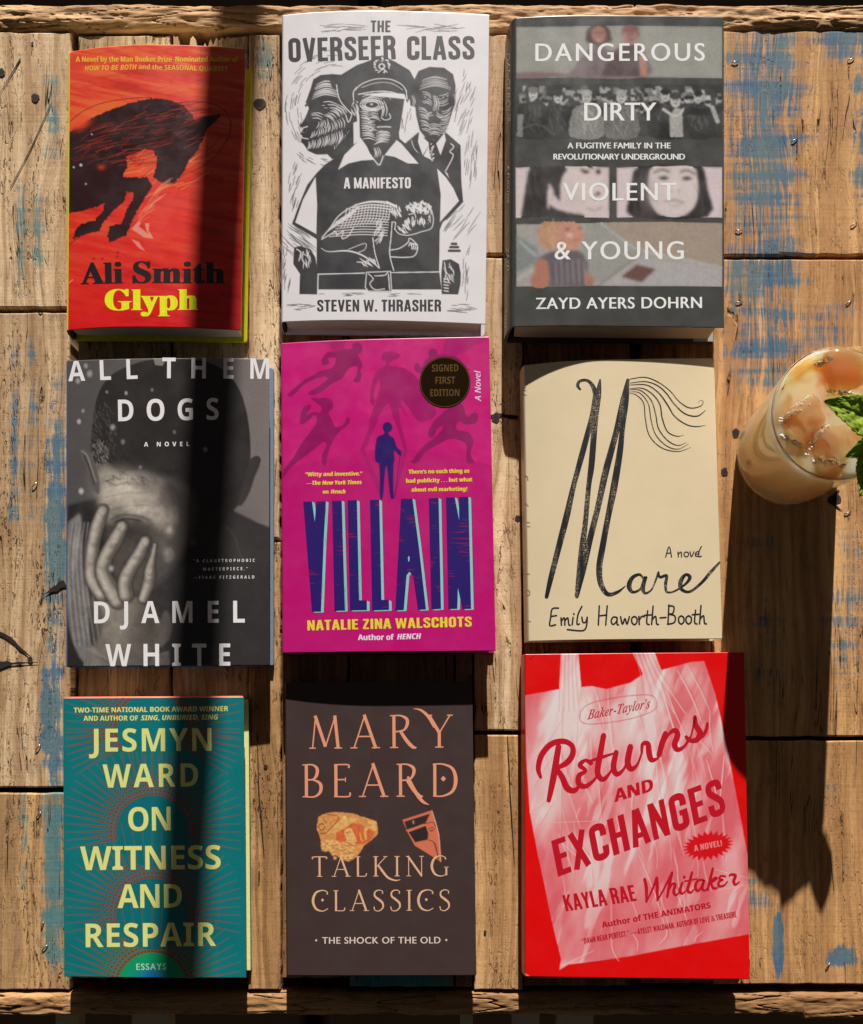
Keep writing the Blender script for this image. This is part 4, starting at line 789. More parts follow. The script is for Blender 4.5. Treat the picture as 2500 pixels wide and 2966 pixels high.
    p.ell(1060, 1135, 7, 5, (100, 80, 80)); p.ell(1098, 1135, 7, 5, (100, 80, 80)); p.line([(1020, 1198), (1075, 1190), (1130, 1205)], 8, (110, 86, 86)); p.line([(1040, 1222), (1110, 1222)], 6, (160, 140, 138)); p.glow(1078, 1100, 14, 40, (214, 198, 194), .6)
    p.blur(136, 996, 681, 1284, 5); p.blur(737, 996, 1353, 1284, 5)
    p.hatch(230, 1150, 50, 130, 1.4, 30, 110, 5, (70, 64, 64), 3, .1, .15, .6); p.hatch(860, 1150, 40, 120, 1.4, 30, 110, 5, (74, 68, 68), 4, .1, .15, .6); p.hatch(1240, 1150, 30, 120, 1.5, 20, 110, 5, (74, 68, 68), 5, .1, .15, .5); p.grain(.10, .12, 8, (132, 990, 1357, 1290)); p.blur(136, 996, 1353, 1284, 1)
    # child at the car
    strip(1326, 1698, (150, 146, 140)); p.poly([(620, 1322), (1000, 1318), (1357, 1326), (1357, 1600), (1150, 1540), (860, 1480), (740, 1400)], (152, 132, 112), nz=2); p.poly([(560, 1330), (640, 1322), (860, 1480), (860, 1520), (640, 1680), (560, 1650), (520, 1450)], (138, 138, 130)); p.line([(640, 1325), (740, 1405), (865, 1482), (1150, 1545), (1357, 1590)], 6, (180, 180, 180)); p.line([(635, 1688), (860, 1520), (862, 1485)], 7, (104, 98, 96)); p.poly([(640, 1698), (860, 1530), (1357, 1600), (1357, 1700)], (156, 152, 152))
    p.poly([(755, 1645), (850, 1570), (965, 1598), (880, 1678)], (104, 64, 56)); p.poly([(136, 1400), (260, 1470), (270, 1560), (136, 1620)], (116, 124, 122), nz=8); p.line([(150, 1430), (250, 1520)], 10, (160, 170, 168)); p.line([(140, 1660), (240, 1600)], 8, (176, 170, 158))
    p.poly([(262, 1430), (255, 1370), (300, 1318), (480, 1316), (520, 1340), (500, 1400), (450, 1460), (380, 1480), (300, 1480)], (176, 120, 76), nz=8, nsc=.08); p.hatch(320, 1400, 60, 80, 1.4, 40, 60, 5, (202, 150, 104), 4, .2, .3, .7)
    p.poly([(400, 1330), (500, 1330), (535, 1390), (520, 1440), (480, 1490), (400, 1480), (360, 1420)], (188, 122, 92), sm=4); p.ell(440, 1362, 16, 7, (110, 66, 50)); p.ell(515, 1356, 12, 6, (110, 66, 50)); p.line([(470, 1430), (510, 1424)], 6, (140, 66, 60)); p.ell(452, 1398, 18, 14, (214, 160, 130), soft=3)
    p.poly([(270, 1530), (340, 1490), (520, 1490), (560, 1560), (565, 1698), (320, 1698)], (96, 84, 92), nz=5); p.poly([(260, 1540), (320, 1560), (325, 1698), (222, 1698), (240, 1600)], (170, 100, 72), sm=3); p.poly([(540, 1600), (600, 1660), (590, 1698), (545, 1698)], (164, 100, 74))
    for k in range(12): x = 350 + k * 17; p.line([(x, 1540 + (k % 3) * 10), (x + 8, 1690)], 6, (150, 140, 146) if k % 2 else (70, 60, 70), .8)
    p.blur(x0 + 4, 1330, x1 - 4, 1694, 5); p.grain(.16, .12, 4, (x0, 1320, x1, 1700)); p.blur(x0 + 4, 1330, x1 - 4, 1694, 1); g_ = p.c.mean(1, keepdims=True); p.c = p.c * .7 + g_ * .3; p.grain(.05, .3)
B.build(art, (120, 112, 100), (52, 52, 52), (206, 186, 156), flap=(150, 150, 148))
wl = ink((222, 216, 214), .35)
for t_ in (text('DANGEROUS', 'r', 248, 363, 1255, 361, 104, .98, bold=4), text('DIRTY', 'r', 538, 717, 968, 716, 106, 1.0, bold=4), text('VIOLENT', 'r', 412, 1192, 1085, 1191, 104, 1.0, bold=4), text('& YOUNG', 'r', 362, 1541, 1130, 1540, 106, 1.0, bold=4)): B.sheet('title_word', t_, wl)
B.sheet('subtitle', text('A FUGITIVE FAMILY IN THE', 'r', 438, 882, 1052, 882, 34, 1.0, bold=3) + text('REVOLUTIONARY UNDERGROUND', 'r', 355, 948, 1137, 948, 34, 1.0, bold=3), wl)
B.sheet('author_name', text('ZAYD AYERS DOHRN', 'r', 250, 1836, 1238, 1830, 66, 1.0, bold=4), wl)
for t_ in (text('DANGEROUS,', 'r', 74, 318, 78, 738, 22, bold=2), text('A FUGITIVE', 'r', 80, 985, 78, 1212, 14, bold=2), text('ZAYD', 'r', 74, 1472, 76, 1612, 16, bold=2), text('AYERS', 'r', 66, 1838, 66, 1950, 12, bold=2)): B.sheet('spine_lettering', t_, wl, .0002)

# ================================================================ BOOK 4: black and white photo of a man hiding his face
FA = (150, 1000, .4585)
B = Book(FA, (97, 98), (1375, 86), (1374, 2022), (96, 2030), .021, .0035, .0018, .55, .0026, 'black and white photographic hardback of a man covering his face, blue edged', .34)
def art(p):
    p.fill((70, 67, 67)); t = np.clip((p.x - 200) / 1200, 0, 1); p.c[:] = lin((74, 71, 71)) * (1 - t)[:, None] + lin((112, 104, 102)) * t[:, None]
    p.poly([(96, 1010), (300, 960), (420, 1300), (700, 1800), (740, 2040), (90, 2040)], (38, 36, 36), soft=6)
    p.poly([(1120, 1030), (1200, 1070), (1300, 1120), (1380, 1150), (1380, 2040), (560, 2040), (560, 1300), (900, 1200)], (46, 44, 44), soft=3)
    K = (40, 37, 36)
    p.poly([(250, 700), (255, 520), (280, 350), (330, 240), (420, 160), (600, 95), (820, 85), (1000, 110), (1130, 200), (1210, 340), (1252, 560), (1250, 800), (1200, 980), (1100, 1100), (1000, 1300), (860, 1400), (600, 1300), (400, 1100), (310, 950)], K, sm=4, soft=2)
    p.hatch(320, 560, 90, 200, 1.1, 160, 30, 4, (78, 73, 69), 3, .3, .3, .6); p.hatch(300, 690, 60, 80, 1.3, 80, 30, 4, (120, 113, 104), 4, .3, .4, .6); p.hatch(420, 760, 110, 60, .8, 90, 50, 7, (26, 24, 24), 5, .3, .6, .9)
    # lit forehead and nose
    p.poly([(298, 790), (350, 770), (430, 820), (560, 800), (720, 830), (900, 930), (900, 1150), (820, 1320), (700, 1480), (560, 1560), (420, 1500), (360, 1300), (320, 1080), (300, 960)], (74, 69, 65), soft=12, sm=4); p.poly([(300, 800), (350, 765), (420, 825), (560, 815), (680, 850), (760, 950), (790, 1090), (760, 1190), (720, 1190), (640, 1110), (560, 1085), (480, 1070), (420, 1090), (370, 1120), (330, 1060), (300, 960)], (118, 111, 104), soft=14, sm=4)
    for g in ((440, 900, 120, 90, (196, 186, 172), .9), (560, 1020, 110, 60, (190, 180, 166), .8), (660, 1060, 60, 80, (160, 150, 140), .7), (740, 1165, 22, 22, (160, 150, 142), .9), (360, 960, 50, 90, (164, 154, 142), .7), (770, 950, 80, 120, (52, 48, 46), .9), (560, 880, 60, 30, (100, 92, 86), .6), (330, 820, 60, 40, (150, 140, 130), .6)): p.glow(*g)
    i = p.box(300, 780, 800, 1190); f = fbm(p.x[i] * .02, p.y[i] * .02, 31, 4); p.c[i] *= (1 + (f - .5) * .9)[:, None]
    p.glow(500, 1180, 130, 60, (50, 46, 44), .8); p.glow(600, 1240, 60, 120, (60, 56, 53), .5); p.glow(700, 1260, 40, 70, (96, 90, 84), .5)
    for (a_, b__) in (((330, 900), (560, 880)), ((340, 960), (600, 930)), ((380, 1040), (600, 1010))): p.line([a_, ((a_[0] + b__[0]) / 2, a_[1] - 26), b__], 5, (96, 90, 84), .6, soft=3)
    p.hatch(470, 850, 150, 40, .4, 50, 40, 4, (60, 56, 53), 8, .3, .5, .6); p.line([(380, 1100), (450, 1072), (540, 1078), (620, 1105)], 14, (58, 54, 51), .8, soft=4); p.line([(400, 1115), (470, 1095), (560, 1108)], 10, (36, 32, 32), .8)
    # ear left
    p.poly([(180, 690), (182, 660), (210, 652), (250, 690), (280, 760), (300, 860), (298, 940), (262, 910), (235, 850), (215, 760)], (84, 79, 76), sm=4, soft=2); p.line([(190, 668), (225, 700), (255, 790), (280, 860)], 10, (120, 112, 108)); p.line([(205, 700), (240, 780), (268, 880)], 8, (48, 45, 44))
    # ear right
    p.poly([(1240, 760), (1262, 712), (1300, 698), (1320, 720), (1310, 770), (1280, 840), (1250, 930), (1210, 1000), (1180, 1010), (1200, 900)], (50, 46, 45), sm=4, soft=2)
    # sleeve on the left
    p.poly([(180, 1070), (140, 1090), (100, 1150), (94, 1400), (96, 1650), (130, 1860), (200, 2000), (250, 1960), (235, 1800), (235, 1600), (200, 1400), (190, 1200)], (110, 106, 104), soft=4, sm=3)
    for k in range(11): x = 112 + k * 12; p.line([(x + 22, 1120), (x - 6 + k * 1, 1350), (x + 6 + k * 3, 1650), (x + 34 + k * 4, 1900)], 4, (66, 62, 62) if k % 2 else (146, 142, 140), .6)
    p.glow(150, 1300, 20, 160, (160, 155, 152), .5, .1)
    # hand
    SK = (150, 142, 132); SH = (88, 82, 76); DK = (46, 42, 40)
    p.poly([(240, 1480), (300, 1500), (400, 1560), (560, 1600), (600, 1640), (700, 1760), (720, 1880), (640, 1930), (560, 2040), (210, 2040), (300, 1860), (330, 1720), (300, 1640), (240, 1540)], SH, soft=4, sm=3)
    p.glow(400, 1640, 120, 90, (140, 132, 122), .8); p.glow(400, 1800, 90, 110, (136, 128, 118), .8); p.glow(350, 1930, 90, 60, (128, 120, 110), .6); p.glow(620, 1760, 60, 160, (60, 56, 52), .7)
    def finger(pts, wd):
        p.line(pts, [w_ + 16 for w_ in wd], DK, .9, soft=3); p.line(pts, wd, SH, 1, soft=2); p.line([(x - w_ * .12, y) for (x, y), w_ in zip(pts, wd)], [w_ * .62 for w_ in wd], SK, .85, soft=5); p.line([(x - w_ * .18, y) for (x, y), w_ in zip(pts, wd)], [w_ * .25 for w_ in wd], (184, 176, 164), .6, soft=5)
    finger([(325, 1040), (290, 1140), (262, 1260), (252, 1390), (262, 1480), (320, 1570)], [66, 80, 76, 82, 92, 100])
    finger([(445, 1145), (400, 1235), (340, 1340), (322, 1430), (360, 1520), (420, 1610)], [70, 88, 84, 92, 100, 110])
    finger([(592, 1235), (552, 1320), (490, 1420), (462, 1500), (470, 1580)], [60, 76, 80, 86, 90])
    finger([(652, 1260), (640, 1330), (622, 1410), (615, 1490), (580, 1600)], [14, 24, 56, 66, 60])
    for (x, y, r) in ((322, 1045, 24), (442, 1145, 26), (592, 1240, 22), (618, 1420, 18)): p.ell(x - 2, y + 4, r * .8, r * 1.15, (158, 151, 142), .3, 3); p.line([(x - r, y + 14), (x, y + 34), (x + r, y + 14)], 4, (96, 88, 82), .7)
    for (x, y) in ((255, 1370), (275, 1250), (330, 1400), (385, 1260), (395, 1250), (480, 1440), (540, 1330), (610, 1480)):
        for k in range(3): p.line([(x - 26, y + k * 9), (x, y + 6 + k * 9), (x + 26, y + k * 9)], 4, (84, 76, 70), .5)
    p.ell(740, 1325, 34, 44, (104, 98, 92), .2, 4); p.glow(728, 1310, 20, 26, (140, 134, 126), .6); p.ell(890, 1240, 26, 34, (70, 64, 62), 0, 4, .7); p.poly([(680, 1800), (700, 1700), (730, 1680), (760, 1760), (740, 1860), (700, 1850)], (80, 74, 70), sm=3, soft=4)
    # cuff
    p.poly([(200, 2040), (210, 1960), (255, 1895), (330, 1960), (420, 2040)], (120, 112, 106), soft=2)
    for k in range(9): p.line([(225 + k * 12, 1930 + k * 6), (215 + k * 24, 2036)], 6, (80, 74, 70), .8)
    p.poly([(640, 1960), (740, 1930), (745, 2040), (600, 2040)], (92, 86, 82), soft=2)
    for k in range(7): p.line([(655 + k * 14, 1950), (650 + k * 12, 2036)], 5, (60, 56, 54), .8)
    for (x, y, r, a) in ((172, 482, 11, .9), (198, 415, 8, .6), (186, 922, 14, .95), (215, 130, 12, .5), (240, 180, 18, .4), (165, 225, 14, .5), (385, 518, 14, .5), (375, 1410, 15, .6), (970, 658, 12, .5), (450, 610, 12, .3), (470, 302, 7, .9), (634, 282, 6, .5), (348, 295, 4, .8), (560, 770, 7, .5), (775, 548, 8, .3)): p.ell(x, y, r, r * 1.25, (170, 166, 162), 0, 3, a)
    p.poly([(640, 78), (655, 125), (700, 130), (715, 100), (705, 78)], (120, 114, 106), nz=3)
    p.line([(1100, 1140), (1150, 1200), (1180, 1290), (1200, 1360)], 6, (80, 76, 74), .7); p.glow(1180, 1300, 140, 240, (60, 58, 56), .4)
    p.blur(100, 760, 1370, 2020, 1); i = p.box(90, 1000, 760, 2030); f = fbm(p.x[i] * .03, p.y[i] * .03, 51, 4); p.c[i] *= (1 + (f - .5) * .55)[:, None]; p.grain(.16, .3); p.c[p.u < .001] = lin((40, 84, 140))
B.build(art, (14, 14, 15), (46, 122, 178), (150, 156, 164), flap=(112, 126, 140))
wa = ink((214, 210, 210), .4)
B.sheet('title', text('ALL', 'sb', 105, 228, 543, 212, 126, .88) + text('THEM', 'sb', 698, 208, 1374, 213, 130, .86) + text('DOGS', 'sb', 420, 480, 1055, 470, 136, .86), wa)
B.sheet('subtitle', text('A NOVEL', 'sb', 583, 640, 870, 637, 28, .95, bold=1), wa)
B.sheet('quotation', text('\u201cA CLAUSTROPHOBIC', 'sb', 895, 1371, 1283, 1368, 19, .9) + text('MASTERPIECE.\u201d', 'sb', 957, 1424, 1238, 1420, 19, .9) + text('\u2014ISAAC FITZGERALD', 'sb', 897, 1476, 1280, 1473, 19, .9), wa)
B.sheet('author_name', text('DJAMEL', 'sb', 268, 1757, 1220, 1752, 138, .86) + text('WHITE', 'sb', 340, 2028, 1128, 2024, 140, .86), wa)

# ================================================================ BOOK 5: magenta jacket
FV = (780, 950, .4585)
B = Book(FV, (82, 97), (1389, 55), (1431, 2040), (90, 2052), .027, .0030, .0010, .45, .0030, 'magenta hardback with tall navy letters and a round gold sticker', .36)
def art(p):
    M_ = (182, 14, 106); D_ = (134, 8, 84); p.fill(M_)
    n = fbm(p.x * .006, p.y * .006, 4, 4); p.blend(np.arange(len(p.x)), np.clip((n - .55) * 2.5, 0, .35) * (p.y < 1000), (202, 40, 118))
    p.poly([(90, 880), (330, 835), (590, 775), (860, 765), (1130, 800), (1410, 870), (1430, 2050), (90, 2050)], (174, 12, 102), soft=2)
    def P(pts, c=D_, sm=3): p.poly(pts, c, sm=sm)
    # cape top left + flying figure
    P([(255, 75), (480, 66), (470, 120), (520, 150), (430, 170), (380, 110)], (160, 14, 96), 2)
    P([(560, 90), (590, 120), (580, 160), (560, 170), (590, 230), (575, 270), (585, 300), (565, 345), (530, 335), (550, 300), (555, 240), (500, 260), (460, 320), (400, 350), (320, 410), (260, 425), (250, 405), (300, 375), (370, 320), (330, 310), (230, 350), (150, 430), (115, 428), (130, 405), (220, 330), (330, 270), (400, 250), (420, 190), (370, 190), (380, 220), (345, 235), (330, 210), (360, 160), (420, 145), (520, 130), (525, 105)], D_, 3)
    # central heroic figure with cape
    P([(715, 165), (740, 148), (790, 150), (830, 175), (815, 190), (780, 205), (760, 240), (850, 250), (930, 310), (990, 380), (1040, 480), (1050, 550), (990, 590), (930, 580), (880, 500), (830, 460), (870, 560), (820, 500), (830, 600), (850, 680), (870, 770), (850, 765), (815, 650), (780, 560), (755, 480), (700, 540), (680, 600), (640, 690), (600, 775), (575, 770), (620, 660), (640, 560), (680, 440), (700, 370), (690, 320), (660, 420), (675, 475), (650, 490), (635, 440), (650, 340), (680, 270), (730, 240), (735, 210), (712, 200)], (150, 10, 92), 3)
    p.line([(595, 605), (760, 500)], 6, (150, 10, 92)); p.poly([(575, 775), (600, 770), (690, 960), (700, 1070)], (156, 12, 96)); p.poly([(850, 770), (875, 768), (800, 1060), (790, 1060)], (156, 12, 96))
    # lower left runner
    P([(265, 440), (310, 445), (360, 440), (400, 465), (400, 510), (375, 535), (400, 590), (420, 625), (470, 610), (490, 565), (512, 575), (500, 610), (440, 660), (400, 720), (375, 780), (355, 870), (335, 850), (335, 800), (360, 740), (340, 720), (280, 770), (200, 830), (130, 890), (90, 945), (90, 900), (150, 820), (210, 720), (270, 640), (300, 590), (290, 550), (240, 590), (200, 610), (195, 570), (215, 500), (255, 485), (265, 500), (235, 545), (280, 530), (320, 535), (330, 500), (290, 470)], D_, 3)
    # upper right: cape and figure behind the sticker
    P([(1130, 62), (1380, 58), (1300, 110), (1220, 160), (1120, 200), (1060, 190), (1100, 140)], (160, 14, 96), 2); p.ell(1035, 165, 30, 34, D_); P([(990, 200), (1060, 170), (1180, 180), (1240, 240), (1270, 270), (1200, 260), (1100, 300), (980, 290), (930, 280), (915, 240), (940, 220), (960, 250)], D_)
    # lower right striding figure
    P([(1140, 500), (1190, 470), (1225, 490), (1250, 560), (1290, 535), (1320, 550), (1305, 600), (1240, 610), (1200, 590), (1180, 640), (1260, 660), (1290, 720), (1270, 790), (1295, 850), (1250, 850), (1245, 790), (1240, 730), (1150, 700), (1060, 740), (980, 790), (940, 850), (895, 850), (910, 825), (980, 740), (1060, 680), (1100, 620), (1060, 640), (1040, 690), (1010, 690), (1005, 650), (1040, 590), (1090, 540)], D_)
    # man with cane
    N_ = (38, 18, 92)
    P([(718, 615), (735, 595), (760, 598), (778, 620), (772, 650), (755, 660), (760, 678), (790, 700), (805, 750), (835, 780), (832, 812), (815, 800), (790, 775), (792, 830), (785, 880), (785, 1040), (790, 1075), (765, 1070), (750, 940), (740, 870), (728, 950), (718, 1075), (698, 1070), (698, 940), (692, 860), (670, 840), (668, 760), (682, 690), (715, 675), (728, 660), (718, 640)], N_, 3)
    p.line([(826, 808), (815, 900), (793, 1065)], 5, N_)
    p.grain(.06, .2)
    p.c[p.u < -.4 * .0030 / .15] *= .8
B.build(art, (120, 10, 70), (150, 12, 90), (220, 210, 200))
# VILLAIN letters, tall slabs with a pale side
NV = NB('navy_print', .4); g = NV.n('NewGeometry'); sp = NV.n('SeparateXYZ'); NV.t.links.new(g.outputs['Position'], sp.inputs[0])
nn = NV.noise(NV.comb(NV.math('MULTIPLY', sp.outputs[0], 45), NV.math('MULTIPLY', sp.outputs[1], 900)), 1, 2); nb = NV.noise(g.outputs['Position'], 70, 2)
NV.set('Base Color', NV.mix(NV.math('MULTIPLY', NV.ramp(nn, .55, .62), NV.ramp(nb, .52, .62)), alb((36, 16, 96)), alb((120, 12, 74))))
LET = [
 [(215, 1098), (270, 1096), (288, 1225), (298, 1096), (358, 1094), (345, 1330), (327, 1790), (270, 1790)],
 [(397, 1092), (458, 1090), (478, 1783), (412, 1785)],
 [(495, 1089), (554, 1088), (568, 1720), (617, 1722), (617, 1780), (510, 1782)],
 [(636, 1087), (695, 1085), (709, 1718), (756, 1718), (757, 1778), (650, 1782)],
 [(832, 1080), (905, 1078), (945, 1380), (990, 1776), (940, 1778), (908, 1560), (885, 1538), (868, 1560), (850, 1780), (796, 1782), (815, 1420)],
 [(1008, 1076), (1070, 1074), (1085, 1772), (1024, 1776)],
 [(1116, 1071), (1172, 1070), (1200, 1215), (1198, 1068), (1258, 1066), (1275, 1772), (1222, 1774), (1192, 1640), (1188, 1772), (1132, 1774)]]
pale = ink((118, 190, 184), .4)
def off(P, dx, dy): return [(x + dx, y + dy) for x, y in P]
shade = []
for P in LET:
    n = len(P)
    for k in range(1, 4): shade.append((off(P, 5.5 * k, 2.6 * k), None))
B.sheet('title_edge', shade, pale, .00004)
B.k += 30
B.sheet('title', [(P, None) for P in LET], NV.m, .00012)
B.sheet('title_counter', [([(878, 1470), (876, 1450), (881, 1440), (887, 1450), (886, 1472), (881, 1478)], None)], pale, .0002)
yy = ink((216, 196, 44)); 
B.sheet('quotation', text('\u201cWitty and inventive.\u201d', 'sb', 228, 937, 588, 932, 25, bold=2) + text('\u2014The New York Times', 'sbi', 235, 992, 585, 986, 25, bold=2) + text('on', 'sb', 338, 1047, 375, 1046, 24, bold=2) + text('Hench', 'sbi', 389, 1046, 482, 1045, 25, bold=2), yy)
B.sheet('quotation', text('There\u2019s no such thing as', 'sb', 880, 921, 1265, 914, 25, bold=2) + text('bad publicity . . . but what', 'sb', 865, 978, 1283, 969, 25, bold=2) + text('about evil marketing?', 'sb', 898, 1034, 1252, 1028, 25, bold=2), yy)
B.sheet('author_name', text('NATALIE ZINA WALSCHOTS', 'con', 242, 1911, 1280, 1887, 64), yy)
B.sheet('credit', text('Author of', 'sb', 560, 1972, 788, 1970, 35, bold=2) + text('HENCH', 'sbi', 808, 1968, 960, 1964, 35, bold=2), ink((216, 200, 214)))
B.sheet('subtitle', text('A Novel', 'si', 1338, 464, 1334, 268, 38, bold=2), ink((226, 190, 214)))
n = 48; foil = plain('bronze_foil', (.075, .04, .012), .22, .5, .85); gold = plain('gold_emboss', (.34, .19, .06), .3, .5, .8)
B.sheet('gold_sticker', [([(1110 + 161 * math.cos(a * 2 * math.pi / n), 343 + 161 * math.sin(a * 2 * math.pi / n)) for a in range(n)], None)], foil, .00012)
B.sheet('sticker_rim', [rib([(1110 + 155 * math.cos(a * 2 * math.pi / n), 343 + 155 * math.sin(a * 2 * math.pi / n)) for a in range(n + 1)], 4, 0, False)], gold, .0002)
B.sheet('sticker_lettering', text('SIGNED', 'sb', 1028, 276, 1195, 274, 44) + text('FIRST', 'sb', 1050, 353, 1175, 352, 44) + text('EDITION', 'sb', 1018, 432, 1202, 430, 44), gold, .0002)

# ================================================================ BOOK 6: cream jacket, brush lettering
FM = (1430, 1000, .43)
B = Book(FM, (212, 135), (1484, 88), (1539, 1978), (244, 1994), .0235, .0070, .0022, .42, .0030, 'cream hardback with tall black brush lettering and a flowing mane', .42)
def art(p):
    p.fill((208, 190, 156)); n = fbm(p.x * .004, p.y * .004, 6, 3); p.c *= (1 + (n - .5) * .08)[:, None]; p.c[p.u < 0] = lin((206, 190, 160)); p.glow(400, 250, 24, 20, (196, 182, 156), .5); p.grain(.03, .3)
    K = (24, 24, 26)
    for (x, y, pts) in ((205, 290, [(0, 0), (12, -4)]), (205, 305, [(-8, 0), (12, 2)]), (205, 332, [(-8, 0), (14, 6)]), (210, 885, [(0, 0), (14, 0), (20, 26)]), (222, 1080, [(-8, -12), (10, 4)]), (225, 1195, [(0, 0), (16, 0)]), (228, 1222, [(0, 0), (14, 0)]), (225, 1542, [(0, 0), (16, 0)]), (232, 1670, [(-4, -20), (10, -10), (8, 14), (-4, 16)]), (234, 1862, [(0, 0), (14, 0)])): p.line([(x + a, y + b_) for a, b_ in pts], 7, K, .9)
B.build(art, (20, 20, 20), (198, 182, 150))
br = NB('brush_ink', .45); g = br.n('NewGeometry'); sp = br.n('SeparateXYZ'); br.t.links.new(g.outputs['Position'], sp.inputs[0])
q = br.noise(g.outputs['Position'], 1500, 3, .7); q2 = br.noise(br.comb(br.math('MULTIPLY', sp.outputs[0], 160), br.math('MULTIPLY', sp.outputs[1], 28)), 1, 2)
br.set('Base Color', br.mix(br.math('MULTIPLY', br.ramp(q, .54, .60), br.ramp(q2, .46, .62, .0, .85)), alb((26, 26, 28)), alb((196, 178, 148))))
ST = [([(583, 298), (566, 272), (580, 242), (625, 236), (660, 262), (682, 310), (690, 340)], [14, 22, 20, 20, 26, 34, 36]),
 ([(692, 310), (662, 480), (605, 700), (540, 940), (492, 1150), (428, 1400), (385, 1570), (356, 1696)], [38, 34, 40, 36, 44, 40, 36, 26]),
 ([(717, 232), (705, 330), (682, 520), (660, 800), (640, 950), (617, 1200), (592, 1400), (560, 1690)], [12, 40, 40, 42, 34, 36, 42, 30]),
 ([(905, 235), (872, 380), (822, 600), (755, 850), (705, 1080), (650, 1300), (602, 1500), (562, 1695)], [24, 42, 40, 46, 40, 42, 48, 22]),
 ([(908, 240), (892, 380), (868, 560), (850, 720), (812, 950), (772, 1150), (735, 1350), (712, 1490), (720, 1600), (765, 1675), (830, 1665), (888, 1622)], [14, 36, 34, 42, 48, 40, 42, 42, 38, 30, 22, 6]),
 ([(920, 228), (1020, 216), (1110, 250), (1190, 310), (1250, 380), (1320, 422), (1390, 412), (1412, 382), (1392, 372), (1378, 388)], [6, 7, 8, 7, 7, 8, 6, 4, 3, 2]),
 ([(920, 255), (1020, 245), (1100, 270), (1160, 320), (1220, 400), (1290, 462), (1370, 478), (1425, 440)], [5, 7, 9, 9, 9, 9, 9, 4]),
 ([(920, 268), (1030, 268), (1110, 320), (1170, 400), (1220, 480), (1300, 535), (1370, 548), (1430, 538)], [5, 8, 9, 10, 9, 8, 7, 2]),
 ([(920, 292), (1000, 290), (1070, 330), (1120, 400), (1135, 490), (1170, 580), (1230, 612), (1280, 606)], [4, 7, 9, 9, 9, 8, 7, 2]),
 ([(918, 300), (990, 305), (1060, 370), (1090, 460), (1110, 560), (1170, 640), (1240, 675), (1298, 655)], [4, 7, 8, 8, 8, 8, 7, 2]),
 ([(915, 315), (980, 320), (1040, 390), (1060, 500), (1090, 600), (1160, 675), (1240, 700), (1312, 665)], [3, 6, 7, 7, 7, 7, 6, 2]),
 ([(915, 325), (960, 335), (1010, 390), (1022, 500), (1050, 610), (1130, 690), (1240, 716), (1328, 688)], [3, 6, 7, 7, 7, 7, 6, 2]),
 ([(1015, 1585), (985, 1545), (935, 1565), (912, 1620), (935, 1662), (985, 1645), (1015, 1590), (1025, 1558), (1005, 1630), (1020, 1670), (1060, 1650), (1085, 1600), (1110, 1530)], [12, 18, 26, 34, 20, 16, 22, 24, 30, 18, 12, 12, 16]),
 ([(1110, 1528), (1120, 1562), (1165, 1552), (1158, 1610), (1165, 1660), (1215, 1658), (1290, 1610), (1322, 1565), (1295, 1545), (1262, 1585), (1262, 1640), (1320, 1660), (1400, 1600), (1460, 1530), (1522, 1462)], [12, 18, 20, 22, 16, 12, 16, 26, 20, 30, 24, 18, 20, 22, 14])]
B.sheet('title', [rib(p_, w_, 7) for p_, w_ in ST], br.m)
def hw(strokes, x, y, s, w_):     # handwriting: strokes in letter units
    return [rib([(x + a * s, y - b_ * s) for a, b_ in st], w_, 4 if len(st) > 2 else 0) for st in strokes]
o_ = [(.3, .9), (.05, .7), (.05, .25), (.3, 0), (.55, .25), (.55, .7), (.3, .9)]
LT_ = {'E': ([[(.9, 2.1), (.25, 2.0), (.1, 1.0), (0, 0), (.6, .1)], [(.15, 1.1), (.7, 1.2)]], 1.15), 'm': ([[(0, .9), (.05, 0)], [(.05, .5), (.35, .9), (.4, 0)], [(.4, .5), (.7, .9), (.8, .1), (.95, 0)]], 1.15),
 'i': ([[(.1, .9), (0, 0)], [(.15, 1.35), (.2, 1.25)]], .45), 'l': ([[(.1, 1.8), (-.2, .9), (-.2, 0), (.1, .1)], ], .4), 'I': ([[(.55, 2.2), (.15, 1.2), (.05, .1), (.3, .1)]], .55), 'y': ([[(0, .9), (.1, .3), (.4, .3), (.55, .9)], [(.55, .9), (.5, 0), (.3, -.6), (-.2, -.75), (-1.5, -.6)]], .9),
 'H': ([[(.1, 2.1), (0, 0)], [(.9, 2.1), (.75, 0)], [(.05, 1.0), (.85, 1.1)]], 1.3), 'a': ([[(.6, .8), (.2, .85), (0, .4), (.2, .05), (.55, .4), (.6, .8), (.6, .1), (.75, 0)]], .95), 'w': ([[(0, .9), (.2, .05), (.45, .7), (.65, .05), (.9, .9)]], 1.1), 'o': ([o_], .75),
 'r': ([[(0, .9), (.05, 0)], [(.05, .5), (.3, .9), (.55, .85)]], .65), 't': ([[(.25, 1.5), (.15, .2), (.4, 0)], [(-.1, 1.0), (.6, 1.05)]], .65), 'h': ([[(.15, 2.0), (0, 0)], [(.05, .5), (.4, .9), (.5, .1), (.7, 0)]], .85), '-': ([[(0, .7), (.6, .75)]], .8),
 'B': ([[(.1, 2.1), (0, 0)], [(.05, 2.0), (.6, 1.9), (.5, 1.2), (.1, 1.1), (.7, .9), (.65, .2), (-.05, 0)]], 1.05), ' ': ([], .55), 'A': ([[(0, 0), (.45, 1.9), (.75, 0)], [(.15, .7), (.65, .75)]], 1.0), 'n': ([[(0, .9), (.05, 0)], [(.05, .5), (.4, .9), (.45, 0)]], .75), 'v': ([[(0, .9), (.2, 0), (.5, .9)]], .65), 'e': ([[(.05, .45), (.5, .55), (.35, .95), (.05, .6), (.1, .1), (.5, .1)]], .7)}
